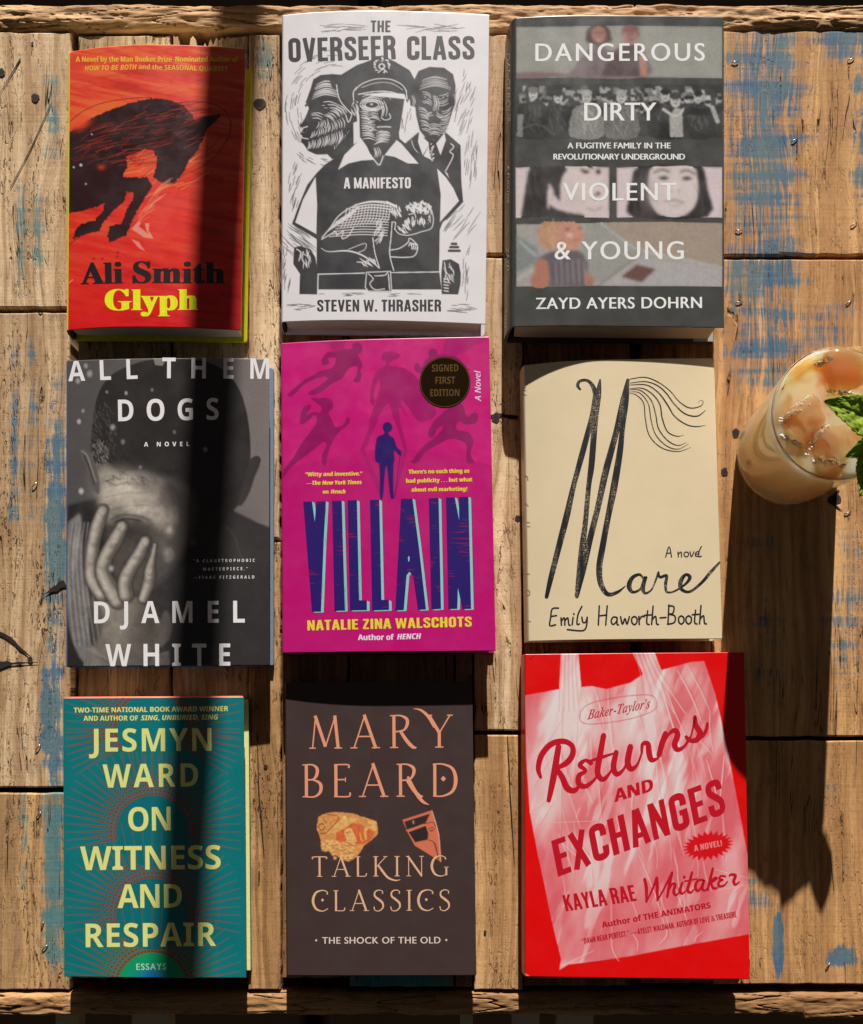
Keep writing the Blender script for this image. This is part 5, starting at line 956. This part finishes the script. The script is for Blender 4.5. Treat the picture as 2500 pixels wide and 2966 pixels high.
def hand(s, x0, y0, x1, y1, xh, w_):
    tot = sum(LT_[c][1] for c in s) - .2; sx = math.hypot(x1 - x0, y1 - y0) / tot; X = 0; out = []
    for c in s:
        for st in LT_[c][0]: out.append(rib([(x0 + (X + a) * sx + (x1 - x0) * 0, y0 + (y1 - y0) * X / tot - b_ * xh) for a, b_ in st], w_, 4 if len(st) > 2 else 0))
        X += LT_[c][1]
    return out
bi = ink((28, 26, 30), .45)
B.sheet('subtitle', hand('A novel', 1158, 1428, 1405, 1424, 38, 8), bi)
B.sheet('author_name', hand('EmiIy', 378, 1888, 640, 1880, 56, 11) + hand('Haworth-Booth', 705, 1885, 1430, 1876, 62, 11), bi)

# ================================================================ BOOK 7: teal jacket with brick rays
FJ = (150, 1960, .4808)
B = Book(FJ, (70, 130), (1157, 124), (1170, 1813), (76, 1806), .020, .0012, .0008, .5, .0015, 'teal hardback with dotted orange rays and pale yellow letters', .38, dens=1.35)
def art(p):
    p.fill((8, 104, 108)); n = fbm(p.x * .004, p.y * .004, 4, 3); p.c *= (1 + (n - .5) * .18)[:, None]
    p.glow(600, 1790, 230, 170, (10, 140, 70), .85); p.glow(600, 1830, 100, 60, (10, 80, 170), .8)  # green and blue foil shimmer painted into the jacket colour
    RC = (124, 50, 32)
    for (cy, a0, a1) in ((310, -160, -20), (930, -190, 10), (1430, -190, 10), (1875, -172, -8)):
        n_ = 37
        for k in range(n_):
            a = math.radians(-180 - 12 + (204) * k / (n_ - 1)); big = 1
            dx, dy = math.cos(a), math.sin(a)
            if cy == 310: dy = -dy if False else dy
            r = 222
            while r < 560:
                t = (r - 222) / 330; sz = 17 * max(0, 1 - t) ** 1.2 + 5.5; x = 605 + dx * r; y = cy + dy * r
                if 82 < x < 1140 and y > 128:
                    px_, py_ = -dy, dx; h = sz / 2 * .82
                    p.poly([(x + dx * h + px_ * h, y + dy * h + py_ * h), (x + dx * h - px_ * h, y + dy * h - py_ * h), (x - dx * h - px_ * h, y - dy * h - py_ * h), (x - dx * h + px_ * h, y - dy * h + py_ * h)], RC, alpha=1 if t < .4 else .8)
                r += sz * 1.0 + 5
                if y < cy - 460: break
    for cy in (310, 930, 1430):
        for k in range(-18, 19):
            a = math.radians(90 + k * 6.2); 
            if abs(k) < 7: continue
        for k in range(-3, 4):
            x = 605 + k * 60; 
            for j in range(13):
                y = cy + 150 + j * 15; p.ell(x - k * j * .9, y, 3.6, 4.2, RC, alpha=.7)
    # lower half of the first wheel
    for k in range(-7, 26):
        a = math.radians(-5 + k * 0); break
    for k in list(range(0, 7)) + list(range(31, 38)):
        a = math.radians(3 + 174 * k / 37); dx, dy = math.cos(a), math.sin(a); r = 222
        while r < 540:
            t = (r - 222) / 320; sz = 15 * max(0, 1 - t) + 5; x = 605 + dx * r; y = 310 + dy * r
            if 82 < x < 1140: p.ell(x, y, sz * .42, sz * .42, RC, alpha=.85)
            r += sz + 2
    for (cy) in (930, 1430): p.ell(605, cy, 218, 216, (8, 98, 104))
    for cy in (930, 1430):
        for k in range(-3, 4):
            for j in range(16): p.ell(605 + k * (62 - j * 1.2), cy - 40 + j * 16, 3.4, 4, RC, alpha=.6)
    for k in range(60):   # last sun
        a = math.pi + math.pi * k / 59
    p.poly([(605 + 205 * math.cos(a * math.pi / 40), 1868 - 205 * math.sin(a * math.pi / 40)) for a in range(41)], (10, 138, 88)); p.glow(600, 1800, 90, 50, (14, 92, 160), .9)  # sun disc coloured green and blue, the foil's reflection painted in
    p.grain(.06, .3)
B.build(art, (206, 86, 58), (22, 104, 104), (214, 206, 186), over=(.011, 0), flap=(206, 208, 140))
py = ink((204, 204, 120), .45)
B.sheet('tagline', text('TWO-TIME NATIONAL BOOK AWARD WINNER', 'sb', 133, 217, 1064, 207, 30, bold=1) + text('AND AUTHOR OF', 'sb', 192, 266, 520, 264, 30, bold=1) + text('SING, UNBURIED, SING', 'sbi', 538, 263, 1003, 258, 30, bold=1), py)
B.sheet('author_name', text('JESMYN', 'sb', 225, 452, 963, 447, 138, .95) + text('WARD', 'sb', 308, 669, 882, 661, 140, .9), py)
B.sheet('title', text('ON', 'sb', 462, 930, 718, 926, 142, .9) + text('WITNESS', 'sb', 172, 1166, 1018, 1158, 143, .98) + text('AND', 'sb', 397, 1394, 785, 1391, 142, .92) + text('RESPAIR', 'sb', 205, 1630, 990, 1622, 142, .95), py)
B.sheet('subtitle', text('ESSAYS', 'r', 510, 1767, 690, 1765, 38, .9, bold=2), ink((160, 205, 160)))

# ================================================================ BOOK 8: dark brown jacket, Roman capitals
FT = (780, 1900, .5094)
B = Book(FT, (96, 152), (1154, 142), (1178, 1816), (104, 1816), .0138, .0010, .0006, .4, .0022, 'dark brown book with peach Roman capitals and two pottery sherds', .40)
def art(p):
    p.fill((60, 46, 44)); p.c[p.u < 0] = lin((16, 14, 14))
    p.poly([(270, 985), (278, 915), (330, 892), (375, 886), (470, 895), (590, 932), (612, 950), (620, 1005), (600, 1030), (540, 1080), (500, 1140), (455, 1170), (420, 1160), (350, 1115), (295, 1090), (292, 1040)], (196, 134, 76), nz=4)
    p.poly([(400, 960), (470, 950), (520, 960), (600, 1010), (540, 1070), (470, 1060), (380, 1050)], (192, 92, 50), sm=3, soft=3)
    R = random.Random(4)
    for k in range(70):
        x = R.uniform(300, 480); y = R.uniform(1050, 1155)
        if y < 1060 + (x - 290) * .75 + 30 and y > 1030 + (x - 300) * .15: p.ell(x, y, 9, 8, (214, 164, 100), 0, 2); p.line([(x - 8, y + 7), (x + 8, y + 8)], 3, (130, 70, 36), .8)
    p.poly([(395, 945), (430, 920), (510, 925), (470, 950), (420, 985), (350, 1010), (330, 1000)], (206, 156, 92), sm=2); p.ell(428, 918, 9, 9, (226, 190, 130)); p.line([(330, 900), (395, 920), (330, 1000), (290, 1010)], 6, (150, 84, 44)); p.ell(298, 972, 20, 22, (150, 80, 44)); p.ell(298, 972, 12, 13, (206, 150, 90)); p.ell(298, 972, 5, 5, (140, 70, 40))
    p.poly([(430, 990), (465, 980), (490, 1040), (480, 1060), (450, 1055), (430, 1020)], (210, 160, 100), sm=3); p.line([(440, 1005), (462, 1000)], 5, (120, 60, 34)); p.line([(478, 1010), (494, 1050), (480, 1056)], 5, (222, 176, 116)); p.line([(545, 985), (548, 1040)], 14, (206, 150, 88)); p.line([(515, 1010), (525, 1045), (535, 1050)], 8, (210, 150, 84))
    for k in range(14): p.ell(545 + R.uniform(-10, 60), 958 + R.uniform(-14, 30), 8, 8, (214, 164, 96), 0, 2)
    p.line([(300, 915), (330, 950), (370, 930)], 4, (140, 76, 42)); p.line([(275, 990), (420, 890)], 3, (228, 186, 124), .5)
    p.grain(.25, .08, 7, (270, 885, 620, 1170))
    p.poly([(757, 932), (925, 878), (965, 1010), (978, 1172), (920, 1135), (828, 1078), (785, 1000)], (196, 104, 76), nz=1)
    p.poly([(768, 942), (915, 896), (890, 950), (782, 990)], (50, 38, 38)); p.poly([(792, 1002), (890, 965), (905, 1010), (900, 1045), (830, 1060)], (46, 36, 36)); p.line([(780, 992), (893, 958)], 5, (196, 120, 84)); p.ell(822, 945, 7, 9, (200, 150, 120)); p.ell(825, 945, 5, 7, (50, 38, 38))
    p.line([(905, 985), (925, 975), (940, 985)], 3, (40, 26, 26)); p.line([(915, 995), (930, 992)], 6, (40, 26, 26)); p.line([(898, 1000), (896, 1020), (905, 1030)], 4, (70, 30, 26)); p.line([(905, 1045), (945, 1070), (960, 1160)], 3, (60, 30, 28)); p.line([(935, 1060), (965, 1150)], 3, (60, 30, 28)); p.line([(885, 955), (930, 945), (945, 970)], 3, (50, 30, 28)); p.line([(925, 880), (962, 1010), (975, 1168)], 4, (230, 190, 160), .7)
    p.grain(.06, .35)
B.build(art, (16, 14, 14), (34, 28, 28), (200, 186, 160))
pe = ink((212, 140, 108), .42); pe2 = ink((208, 164, 130), .42)
def dia(x, y, r): return ([(x - r, y), (x, y - r * 1.1), (x + r, y), (x, y + r * 1.1)], None)
B.sheet('author_name', text('MARY', 'ser', 228, 528, 1045, 521, 188, .96) + [rib([(820, 300), (862, 308), (905, 345), (940, 400)], [2, 12, 18, 20], 5)] + text('BEARD', 'ser', 190, 804, 1072, 799, 188, .96) + [rib([(790, 690), (830, 770), (870, 825), (908, 846)], [14, 20, 18, 3], 5), dia(990, 698, 15)], pe)
B.sheet('title', text('TALKING', 'ser', 242, 1256, 1020, 1251, 115, 1.0) + text('CLASSICS', 'ser', 242, 1451, 1028, 1447, 118, 1.0) + [dia(303, 1388, 9), dia(893, 1385, 9)], pe2)
B.sheet('subtitle', text('THE SHOCK OF THE OLD', 'r', 301, 1636, 974, 1634, 37, 1.0, bold=2) + [dia(267, 1617, 7), dia(1007, 1615, 7)], ink((206, 188, 176), .4))

# ================================================================ BOOK 9: red jacket, carrier bag
FR = (1480, 1850, .5017)
B = Book(FR, (84, 90), (1346, 78), (1379, 1966), (86, 1950), .022, .0010, .0008, .5, .0020, 'bright red hardback printed with a crumpled white plastic shopping bag', .34)
def art(p):
    p.fill((206, 6, 6)); BG = (206, 106, 112); WT = (228, 200, 198)
    bag = [(80, 328), (280, 292), (290, 78), (388, 76), (405, 280), (470, 275), (550, 292), (690, 255), (765, 205), (700, 78), (828, 76), (868, 182), (1040, 135), (1115, 130), (1180, 320), (1250, 640), (1300, 900), (1372, 1280), (1376, 1705), (1150, 1745), (1060, 1760), (700, 1830), (500, 1860), (330, 1880), (280, 1912), (290, 1850), (230, 1600), (190, 1400), (150, 1220), (110, 1000), (90, 700)]
    p.poly(bag, BG, nz=2)
    idx = p.box(70, 70, 1380, 1920); d = p.sdf(bag, idx); ins = np.clip(.5 - d / 6, 0, 1)
    x, y = p.x[idx], p.y[idx]; n1 = fbm(x * .006 + y * .001, y * .0022, 11, 4); n2 = fbm((x * .9 + y * .3) * .02, y * .004, 13, 3)
    a = np.clip((n1 - .41) * 4.2, 0, .9) * np.clip(1.25 - y / 1500, .25, 1) + np.clip((n2 - .62) * 4, 0, .4); p.blend(idx, a * ins, WT)
    p.blend(idx, np.clip((.42 - n1) * 3, 0, .45) * ins, (196, 66, 78))
    for g in ((330, 500, 90, 330, (226, 196, 192), .6), (160, 560, 70, 160, (216, 160, 162), .5), (230, 950, 120, 120, (224, 190, 188), .6), (380, 1180, 90, 60, (224, 190, 188), .55), (600, 620, 70, 300, (220, 160, 160), .5), (480, 300, 80, 40, (214, 150, 150), .5), (1080, 260, 60, 200, (216, 140, 140), .4), (700, 900, 70, 200, (216, 150, 150), .4), (350, 1890, 90, 30, (228, 196, 190), .7), (1300, 1420, 60, 60, (222, 160, 158), .4)):
        X = p.x[idx] - g[0]; Y = p.y[idx] - g[1]; r2 = (X / g[2]) ** 2 + (Y / g[3]) ** 2; p.blend(idx, np.exp(-r2) * g[5] * ins, g[4])
    for k in range(9): xx = 292 + k * 11; p.line([(xx, 80), (xx - 4, 200), (xx + (k - 4) * 4, 420)], 4, (226, 200, 196) if k % 2 else (196, 130, 132), .7)
    for k in range(9): xx = 712 + k * 12; p.line([(xx, 80), (xx + 40 + k * 4, 220), (xx + 70 + k * 20, 430)], 4, (226, 196, 192) if k % 2 else (200, 110, 114), .7)
    R = random.Random(12)
    for (x0, y0, x1, y1, w_) in ((290, 300, 285, 1100, 5), (380, 420, 350, 900, 4), (480, 280, 540, 520, 6), (560, 300, 600, 700, 5), (720, 250, 760, 520, 6), (860, 250, 1000, 700, 9), (900, 300, 1010, 560, 5), (960, 180, 1100, 480, 6), (1020, 160, 1150, 420, 5), (1130, 700, 1210, 1000, 5), (1230, 680, 1200, 980, 6), (1060, 560, 1170, 680, 4), (1150, 420, 1170, 660, 4), (500, 700, 520, 1000, 5), (720, 860, 700, 1000, 6), (100, 720, 280, 480, 4), (130, 850, 300, 600, 4), (110, 1000, 260, 870, 5), (130, 1070, 520, 1050, 4), (150, 1080, 240, 940, 4), (380, 1150, 480, 1300, 7), (300, 1180, 420, 1290, 5), (740, 1250, 900, 1700, 4), (960, 1300, 1010, 1560, 4), (1180, 1330, 1370, 1380, 5), (1200, 1450, 1370, 1420, 5), (1260, 1480, 1360, 1400, 4), (580, 1730, 620, 1860, 4), (700, 1700, 730, 1800, 4), (860, 1760, 900, 1680, 5), (1060, 1750, 1110, 1690, 4), (300, 1890, 480, 1800, 5), (840, 760, 900, 1100, 4), (940, 1000, 1000, 1250, 4)):
        mx, my = (x0 + x1) / 2 + R.uniform(-16, 16), (y0 + y1) / 2; p.line([(x0, y0), (mx, my), (x1, y1)], [w_ * .5, w_, w_ * .3], (232, 204, 200), .75); p.line([(x0 + 8, y0), (mx + 9, my), (x1 + 8, y1)], [3, w_ * 1.4, 3], (196, 84, 92), .4, soft=3)
    p.line([(400, 440), (400, 470), (440, 492), (560, 485), (720, 455), (830, 410), (838, 360), (800, 325), (640, 335), (470, 370), (410, 410), (396, 450)], 5, (190, 60, 72), .85)
    for k in range(60):
        x0 = R.uniform(150, 1250); y0 = R.uniform(320, 1500); L_ = R.uniform(80, 320); x1 = x0 + L_ * R.uniform(-.05, .4); y1 = y0 + L_
        if x0 < 130 + (y0 - 328) * .13 or x1 > 1080 + (y1 - 130) * .2 or y1 > 1850 - (x1 - 280) * .1: continue
        w_ = R.uniform(3, 9); p.line([(x0, y0), ((x0 + x1) / 2 + R.uniform(-12, 12), (y0 + y1) / 2), (x1, y1)], [1, w_, 1], (234, 212, 208), R.uniform(.2, .5), soft=2); p.line([(x0 + w_ + 3, y0), ((x0 + x1) / 2 + w_ + 4, (y0 + y1) / 2), (x1 + w_, y1)], [1, w_ * 1.6, 1], (200, 74, 84), .3, soft=3)
    # starburst
    P = []
    for k in range(48):
        a = k / 48 * 2 * math.pi; rx, ry = (150, 88) if k % 2 else (118, 62); P.append((1137 + rx * math.cos(a) * 1.0 + .0 * ry, 1195 + ry * math.sin(a) - .12 * rx * math.cos(a)))
    p.poly(P, (198, 12, 22)); p.line([(110, 120), (135, 95), (165, 78)], 5, (120, 8, 10)); p.line([(82, 1935), (110, 1952), (150, 1962)], 6, (226, 150, 140), .8)
    p.grain(.05, .3)
B.build(art, (150, 8, 10), (170, 8, 10), (214, 204, 190))
rd = ink((178, 12, 32), .4)
RS = [([(172, 800), (158, 748), (178, 670), (235, 607), (305, 592), (352, 618), (356, 668), (322, 716), (262, 748)], [18, 30, 34, 34, 32, 30, 34, 34, 22]), ([(275, 622), (256, 740), (238, 840), (218, 934)], [34, 38, 36, 26]), ([(262, 748), (296, 800), (325, 862), (368, 876), (402, 838)], [28, 34, 38, 30, 12]),
 ([(462, 718), (430, 702), (398, 730), (432, 762), (394, 790), (392, 836), (430, 852), (478, 818), (505, 780)], [28, 20, 28, 20, 30, 34, 28, 18, 12]), ([(535, 558), (517, 660), (500, 770), (530, 812), (570, 776), (592, 730)], [32, 34, 34, 30, 16, 12]), ([(448, 708), (520, 686), (598, 660)], [12, 20, 10]),
 ([(608, 655), (592, 740), (612, 782), (650, 754), (676, 700)], [30, 34, 30, 16, 14]), ([(690, 622), (674, 712), (694, 752), (730, 726), (755, 660)], [34, 36, 32, 16, 12]), ([(755, 660), (760, 610), (790, 606), (798, 660), (812, 700), (850, 690)], [14, 22, 30, 34, 30, 12]),
 ([(892, 545), (872, 606), (855, 672)], [28, 34, 30]), ([(868, 640), (905, 560), (945, 528), (962, 556), (945, 610), (962, 640), (1000, 622), (1040, 560)], [12, 16, 28, 34, 34, 30, 18, 12]), ([(1040, 560), (1055, 500), (1062, 448), (1068, 500), (1092, 545), (1072, 584), (1030, 586), (1012, 566)], [10, 14, 20, 30, 36, 32, 24, 20]), ([(1072, 584), (1108, 560), (1130, 520), (1134, 488)], [16, 20, 20, 16])]
WS = [([(772, 1388), (782, 1440), (782, 1520)], [18, 20, 12]), ([(782, 1520), (815, 1450), (842, 1380)], [10, 12, 16]), ([(842, 1380), (845, 1440), (846, 1512)], [18, 20, 12]), ([(846, 1512), (885, 1440), (925, 1362)], [10, 12, 16]),
 ([(930, 1350), (915, 1420), (902, 1492)], [16, 18, 14]), ([(905, 1462), (930, 1418), (948, 1418), (940, 1462), (952, 1480), (970, 1466)], [10, 12, 16, 18, 14, 8]), ([(990, 1408), (976, 1452), (988, 1472), (1008, 1456)], [14, 18, 14, 8]), ([(1000, 1378), (1002, 1374)], [16, 16]),
 ([(1046, 1348), (1030, 1410), (1020, 1450), (1036, 1466), (1058, 1446)], [14, 18, 18, 14, 8]), ([(1004, 1400), (1074, 1386)], [10, 8]), ([(1110, 1392), (1080, 1396), (1064, 1430), (1078, 1456), (1102, 1430), (1116, 1392), (1104, 1438), (1118, 1454), (1138, 1436)], [12, 14, 18, 14, 12, 14, 18, 12, 8]),
 ([(1166, 1326), (1150, 1390), (1136, 1450)], [14, 18, 14]), ([(1140, 1420), (1172, 1382), (1188, 1384), (1158, 1410), (1170, 1440), (1192, 1438)], [8, 10, 14, 12, 16, 10]), ([(1238, 1372), (1212, 1370), (1204, 1386), (1224, 1392), (1200, 1404), (1202, 1428), (1230, 1424), (1250, 1402)], [12, 12, 14, 10, 14, 16, 12, 8]),
 ([(1262, 1370), (1268, 1362), (1296, 1366), (1286, 1400), (1296, 1420), (1318, 1404)], [10, 14, 18, 18, 14, 8])]
B.sheet('title', [rib(a, c, 6) for a, c in RS] + text('AND', 'sb', 597, 944, 824, 876, 74, bold=6, up=(-6, -72)) + text('EXCHANGES', 'con', 272, 1374, 1246, 1006, 210, up=(-40, -206)), rd)
B.sheet('author_name', text('KAYLA RAE', 'con', 318, 1573, 728, 1512, 94, up=(-22, -92)) + [rib(a, c, 5) for a, c in WS], rd)
B.sheet('credit', text('Author of THE ANIMATORS', 'sb', 527, 1668, 1155, 1553, 34, up=(-6, -33), bold=2) + text('\u201cDAMN NEAR PERFECT.\u201d \u2014AYELET WALDMAN, AUTHOR OF LOVE & TREASURE', 'con', 410, 1763, 1304, 1606, 32, up=(-5, -32)), rd)
B.sheet('bag_lettering', text('Baker-Taylor\u2019s', 'fbi', 440, 466, 802, 398, 54, up=(6, -54)), ink((186, 50, 64), .4))
B.sheet('subtitle', text('A NOVEL!', 'con', 1060, 1228, 1220, 1196, 34, up=(-5, -34)), ink((216, 120, 120), .4))

# ---------------------------------------------------------------- glass of iced coffee
bx, by, _ = PX(2279, 1317); rb, rt, hg = .0393, .0438, .092
glass = empty('iced_coffee_glass', (bx, by, 0), 'clear tumbler of milky iced coffee with ice cubes on the right', 'glass')
def lathe(name, prof, mat, parent, n=96, closed=True, loc=(0, 0, 0)):
    V = []; F = []; m_ = len(prof)
    for (r, z) in prof:
        for k in range(n): a = k / n * 2 * math.pi; V.append((r * math.cos(a) + loc[0], r * math.sin(a) + loc[1], z + loc[2]))
    for i in range(m_ - 1):
        for k in range(n): F.append((i * n + k, i * n + (k + 1) % n, (i + 1) * n + (k + 1) % n, (i + 1) * n + k))
    F += [tuple(range(n))[::-1], tuple((m_ - 1) * n + k for k in range(n))]
    o = meshobj(name, V, F, mat, parent, True)
    for p in o.data.polygons:
        if len(p.vertices) > 4: p.use_smooth = False
    return o
gm = NB('clear_glass', .0); gm.set('Transmission Weight', 1.0); gm.set('IOR', 1.48); gm.set('Base Color', (1, 1, 1, 1))
R_ = lambda z: rb + (rt - rb) * min(1, max(0, (z - .004) / (hg - .004))) ** .9
zs = [.006, .01, .02, .035, .05, .065, .08, hg - .0010]
prof = [(rb * .80, .0004), (rb * .93, .0008), (rb * .985, .003), (rb, .006)] + [(R_(z), z) for z in zs[1:]] + [(rt - .0006, hg), (rt - .0011, hg - .0008)] + [(R_(z) - .0015, z) for z in zs[::-1][1:-1]] + [(rb - .0022, .0075), (rb * .7, .0055)]
lathe('tumbler', prof, gm.m, glass)
cm = NB('milky_coffee', .35); g = cm.n('NewGeometry'); q = cm.noise(g.outputs['Position'], 48, 2, .5, .2); q2 = cm.noise(g.outputs['Position'], 160, 3)
spz = cm.n('SeparateXYZ'); cm.t.links.new(g.outputs['Position'], spz.inputs[0])
ctop = cm.mix(cm.ramp(q, .40, .60), (.68, .33, .09), (.86, .65, .38)); 
cside = cm.mix(cm.ramp(q2, .3, .7), (.90, .70, .48), (.92, .73, .51))
cm.set('Base Color', cm.mix(cm.ramp(spz.outputs[2], .0868, .0874), cside, ctop)); cm.set('Subsurface Weight', 1.0); cm.p.inputs['Subsurface Radius'].default_value = (.09, .065, .042); cm.set('Subsurface Scale', 1.0)
lz = .0882
lathe('coffee', [(rb * .66, .0050), (rb - .0020, .0068)] + [(R_(z) - .0011, z) for z in (.012, .02, .035, .05, .065, .078)] + [(R_(lz) - .0011, lz + .0005), (R_(lz) - .0030, lz - .0003), (R_(lz) - .02, lz - .0006)], cm.m, glass)
ic = NB('ice', .06); ic.set('Transmission Weight', .85); ic.set('IOR', 1.31); g = ic.n('NewGeometry'); ic.bump(ic.noise(g.outputs['Position'], 130, 3), .0012, .5); ic.set('Base Color', (.84, .60, .38, 1))
def cube(px, py, zc, sz, rot, seed):
    x, y, _ = PX(px, py, zc); bm = bmesh.new(); bmesh.ops.create_cube(bm, size=1); bmesh.ops.subdivide_edges(bm, edges=bm.edges[:], cuts=7, use_grid_fill=True)
    for v in bm.verts:
        d = Vector(v.co); s_ = d.normalized() * .62; c_ = d.lerp(s_, .42)
        c_ += Vector((mn.noise(d * 3 + Vector((seed, 0, 0))), mn.noise(d * 3 + Vector((0, seed, 0))), mn.noise(d * 3 + Vector((0, 0, seed))))) * .05; v.co = c_ * sz
    bmesh.ops.rotate(bm, verts=bm.verts, cent=(0, 0, 0), matrix=__import__('mathutils').Euler(rot).to_matrix())
    me = bpy.data.meshes.new('ice_cube'); bm.to_mesh(me); bm.free(); me.polygons.foreach_set('use_smooth', [True] * len(me.polygons)); me.materials.append(ic.m)
    o = bpy.data.objects.new('ice_cube', me); put(o); o.location = (x, y, zc); return o
cubes = [((2317, 1222), .0808, .024, (.3, .2, .75), 'ice cube with clear dome against the left glass wall'), ((2392, 1300), .0796, .025, (.1, .3, .4), 'ice cube at the lower left just under the mint'), ((2425, 1082), .0775, .028, (.15, .1, .2), 'largest amber ice cube near the upper rim')]
for (pp, zc, sz, rt_, lb) in cubes: tag(cube(*pp, zc, sz, rt_, zc * 1000), lb, 'ice cube', 'ice cubes floating in the coffee')
# froth rings of bubbles
fm = plain('froth', (.85, .76, .58), .3); Rn = random.Random(6); V = []; F = []
def bub(x, y, z, r):
    o = len(V); n_ = 8
    for j in range(4):
        th = j / 4 * math.pi / 2
        for k in range(n_): a = k / n_ * 6.2832; V.append((x + r * math.cos(th) * math.cos(a), y + r * math.cos(th) * math.sin(a), z + r * math.sin(th)))
    V.append((x, y, z + r))
    for j in range(3):
        for k in range(n_): F.append((o + j * n_ + k, o + j * n_ + (k + 1) % n_, o + (j + 1) * n_ + (k + 1) % n_, o + (j + 1) * n_ + k))
    for k in range(n_): F.append((o + 3 * n_ + k, o + 3 * n_ + (k + 1) % n_, o + 4 * n_))
for (x0, y0, x1, y1, nn_, sp_) in ((2262, 1225, 2340, 1160, 90, 5), (2262, 1262, 2350, 1300, 60, 4), (2350, 1290, 2400, 1232, 60, 5), (2366, 1326, 2440, 1346, 80, 5), (2400, 1130, 2470, 1140, 40, 4), (2262, 1130, 2300, 1065, 20, 2), (2360, 1060, 2410, 1040, 40, 4), (2300, 1270, 2360, 1340, 20, 3)):
    for k in range(nn_):
        t = Rn.random(); X, Y, _ = PX(x0 + (x1 - x0) * t + Rn.gauss(0, sp_), y0 + (y1 - y0) * t + Rn.gauss(0, sp_), lz)
        if math.hypot(X - bx, Y - by) < R_(lz) - .004: bub(X - bx, Y - by, lz - .0004, Rn.uniform(.0003, .0010))
meshobj('froth', V, F, fm, glass, True)

# ---------------------------------------------------------------- mint sprig
ml = NB('mint_leaf', .6, .25); g = ml.n('NewGeometry'); q = ml.noise(g.outputs['Position'], 240, 3, .6); va = ml.n('VertexColor'); va.layer_name = 'vein'
ml.set('Base Color', ml.mix(va.outputs[0], ml.mix(ml.ramp(q, .35, .7), (.26, .38, .02), (.42, .55, .05)), (.60, .70, .20))); ml.set('Subsurface Weight', .0)
tr_ = ml.n('BsdfTranslucent'); tr_.inputs[0].default_value = (.22, .42, .03, 1); mx = ml.n('MixShader'); mx.inputs[0].default_value = .4
out = ml.t.nodes['Material Output']; ml.t.links.new(ml.p.outputs[0], mx.inputs[1]); ml.t.links.new(tr_.outputs[0], mx.inputs[2]); ml.t.links.new(mx.outputs[0], out.inputs[0])
mint = empty('mint_sprig', (bx + .030, by + .004, lz), 'serrated green mint sprig standing in the iced coffee', 'mint sprig')
def leaf(base, tip, width, curl, seed, up=.25):
    """leaf between two points (world), arched; serrated edge, raised quilting between veins"""
    b0, t0 = Vector(base), Vector(tip); ax = (t0 - b0); L = ax.length; ax.normalize(); side = ax.cross(Vector((0, 0, 1))); side.normalize(); nrm = side.cross(ax)
    nu, nv = 60, 28; V = []; F = []; C = []
    for i in range(nu + 1):
        t = i / nu; wd = width * (math.sin(math.pi * min(1, t ** .8)) ** .75) * (1 - .25 * t) + 1e-5
        ser = 1 + .11 * (((t * 15) % 1) - .5)
        for j in range(nv + 1):
            q_ = j / nv * 2 - 1; lat = q_ * wd * (ser if abs(q_) > .85 else 1)
            arch = curl * L * math.sin(math.pi * t) - curl * .6 * L * t * t + up * wd * abs(q_) ** 1.3
            ph = (t * 8 - abs(q_) * 1.5) ; vein = max(math.exp(-(q_ / .06) ** 2), .8 * math.exp(-(((ph % 1) - .5) / .09) ** 2) * (1 - abs(q_) * .5))
            quilt = (1 - vein) * .045 * width * (1 + .8 * mn.noise(Vector((t * 30, q_ * 9, seed)))) + .06 * width * mn.noise(Vector((t * 6, q_ * 2, seed + 5)))
            V.append(tuple(b0 + ax * (t * L) + side * lat + nrm * (arch + quilt * 1.4) - Vector(mint.location))); C.append(vein)
    for i in range(nu):
        for j in range(nv): a = i * (nv + 1) + j; F.append((a, a + 1, a + nv + 2, a + nv + 1))
    o = meshobj('leaf', V, F, ml.m, mint, True); at = o.data.color_attributes.new('vein', 'FLOAT_COLOR', 'POINT')
    for i_, c_ in enumerate(C): at.data[i_].color = (c_ * .55,) * 3 + (1,)
    sm = o.modifiers.new('thick', 'SOLIDIFY'); sm.thickness = .0004
def W(u, v, z): return PX(u, v, z)
leaf(W(2640, 1270, .096), W(2390, 1160, .104), .0170, .03, 1, .15)
leaf(W(2600, 1262, .094), W(2450, 1322, .092), .0100, .04, 2, .15)
leaf(W(2545, 1290, .088), W(2492, 1436, .096), .0125, .02, 3, .1)
leaf(W(2600, 1285, .088), W(2625, 1452, .096), .0105, .02, 8, .1)
leaf(W(2590, 1260, .100), W(2640, 1080, .104), .014, .06, 4)
V = []; F = []; n = 10
pts = [W(2500, 1255, .070), W(2540, 1262, .090), W(2572, 1262, .096), W(2590, 1250, .102)]
for i, p_ in enumerate(pts):
    for k in range(n): a = k / n * 6.2832; V.append((p_[0] + .0013 * math.cos(a) - mint.location[0], p_[1] + .0013 * math.sin(a) - mint.location[1], p_[2] - mint.location[2]))
for i in range(len(pts) - 1):
    for k in range(n): F.append((i * n + k, i * n + (k + 1) % n, (i + 1) * n + (k + 1) % n, (i + 1) * n + k))
meshobj('stem', V, F, plain('stem_green', (.12, .20, .04), .5), mint, True)

# ---------------------------------------------------------------- the post whose shadow falls down the left column of books
px0 = PX(937, -4362)
lathe_p = [(.0178, -.72), (.0178, 1.6), (.001, 1.605)]
pole = lathe('parasol_pole', lathe_p, plain('pole_paint', (.08, .08, .08), .5), None, 32, loc=(px0[0], px0[1], 0))
tag(pole, 'slim dark pole beyond the table, throwing a vertical shadow band', 'pole')
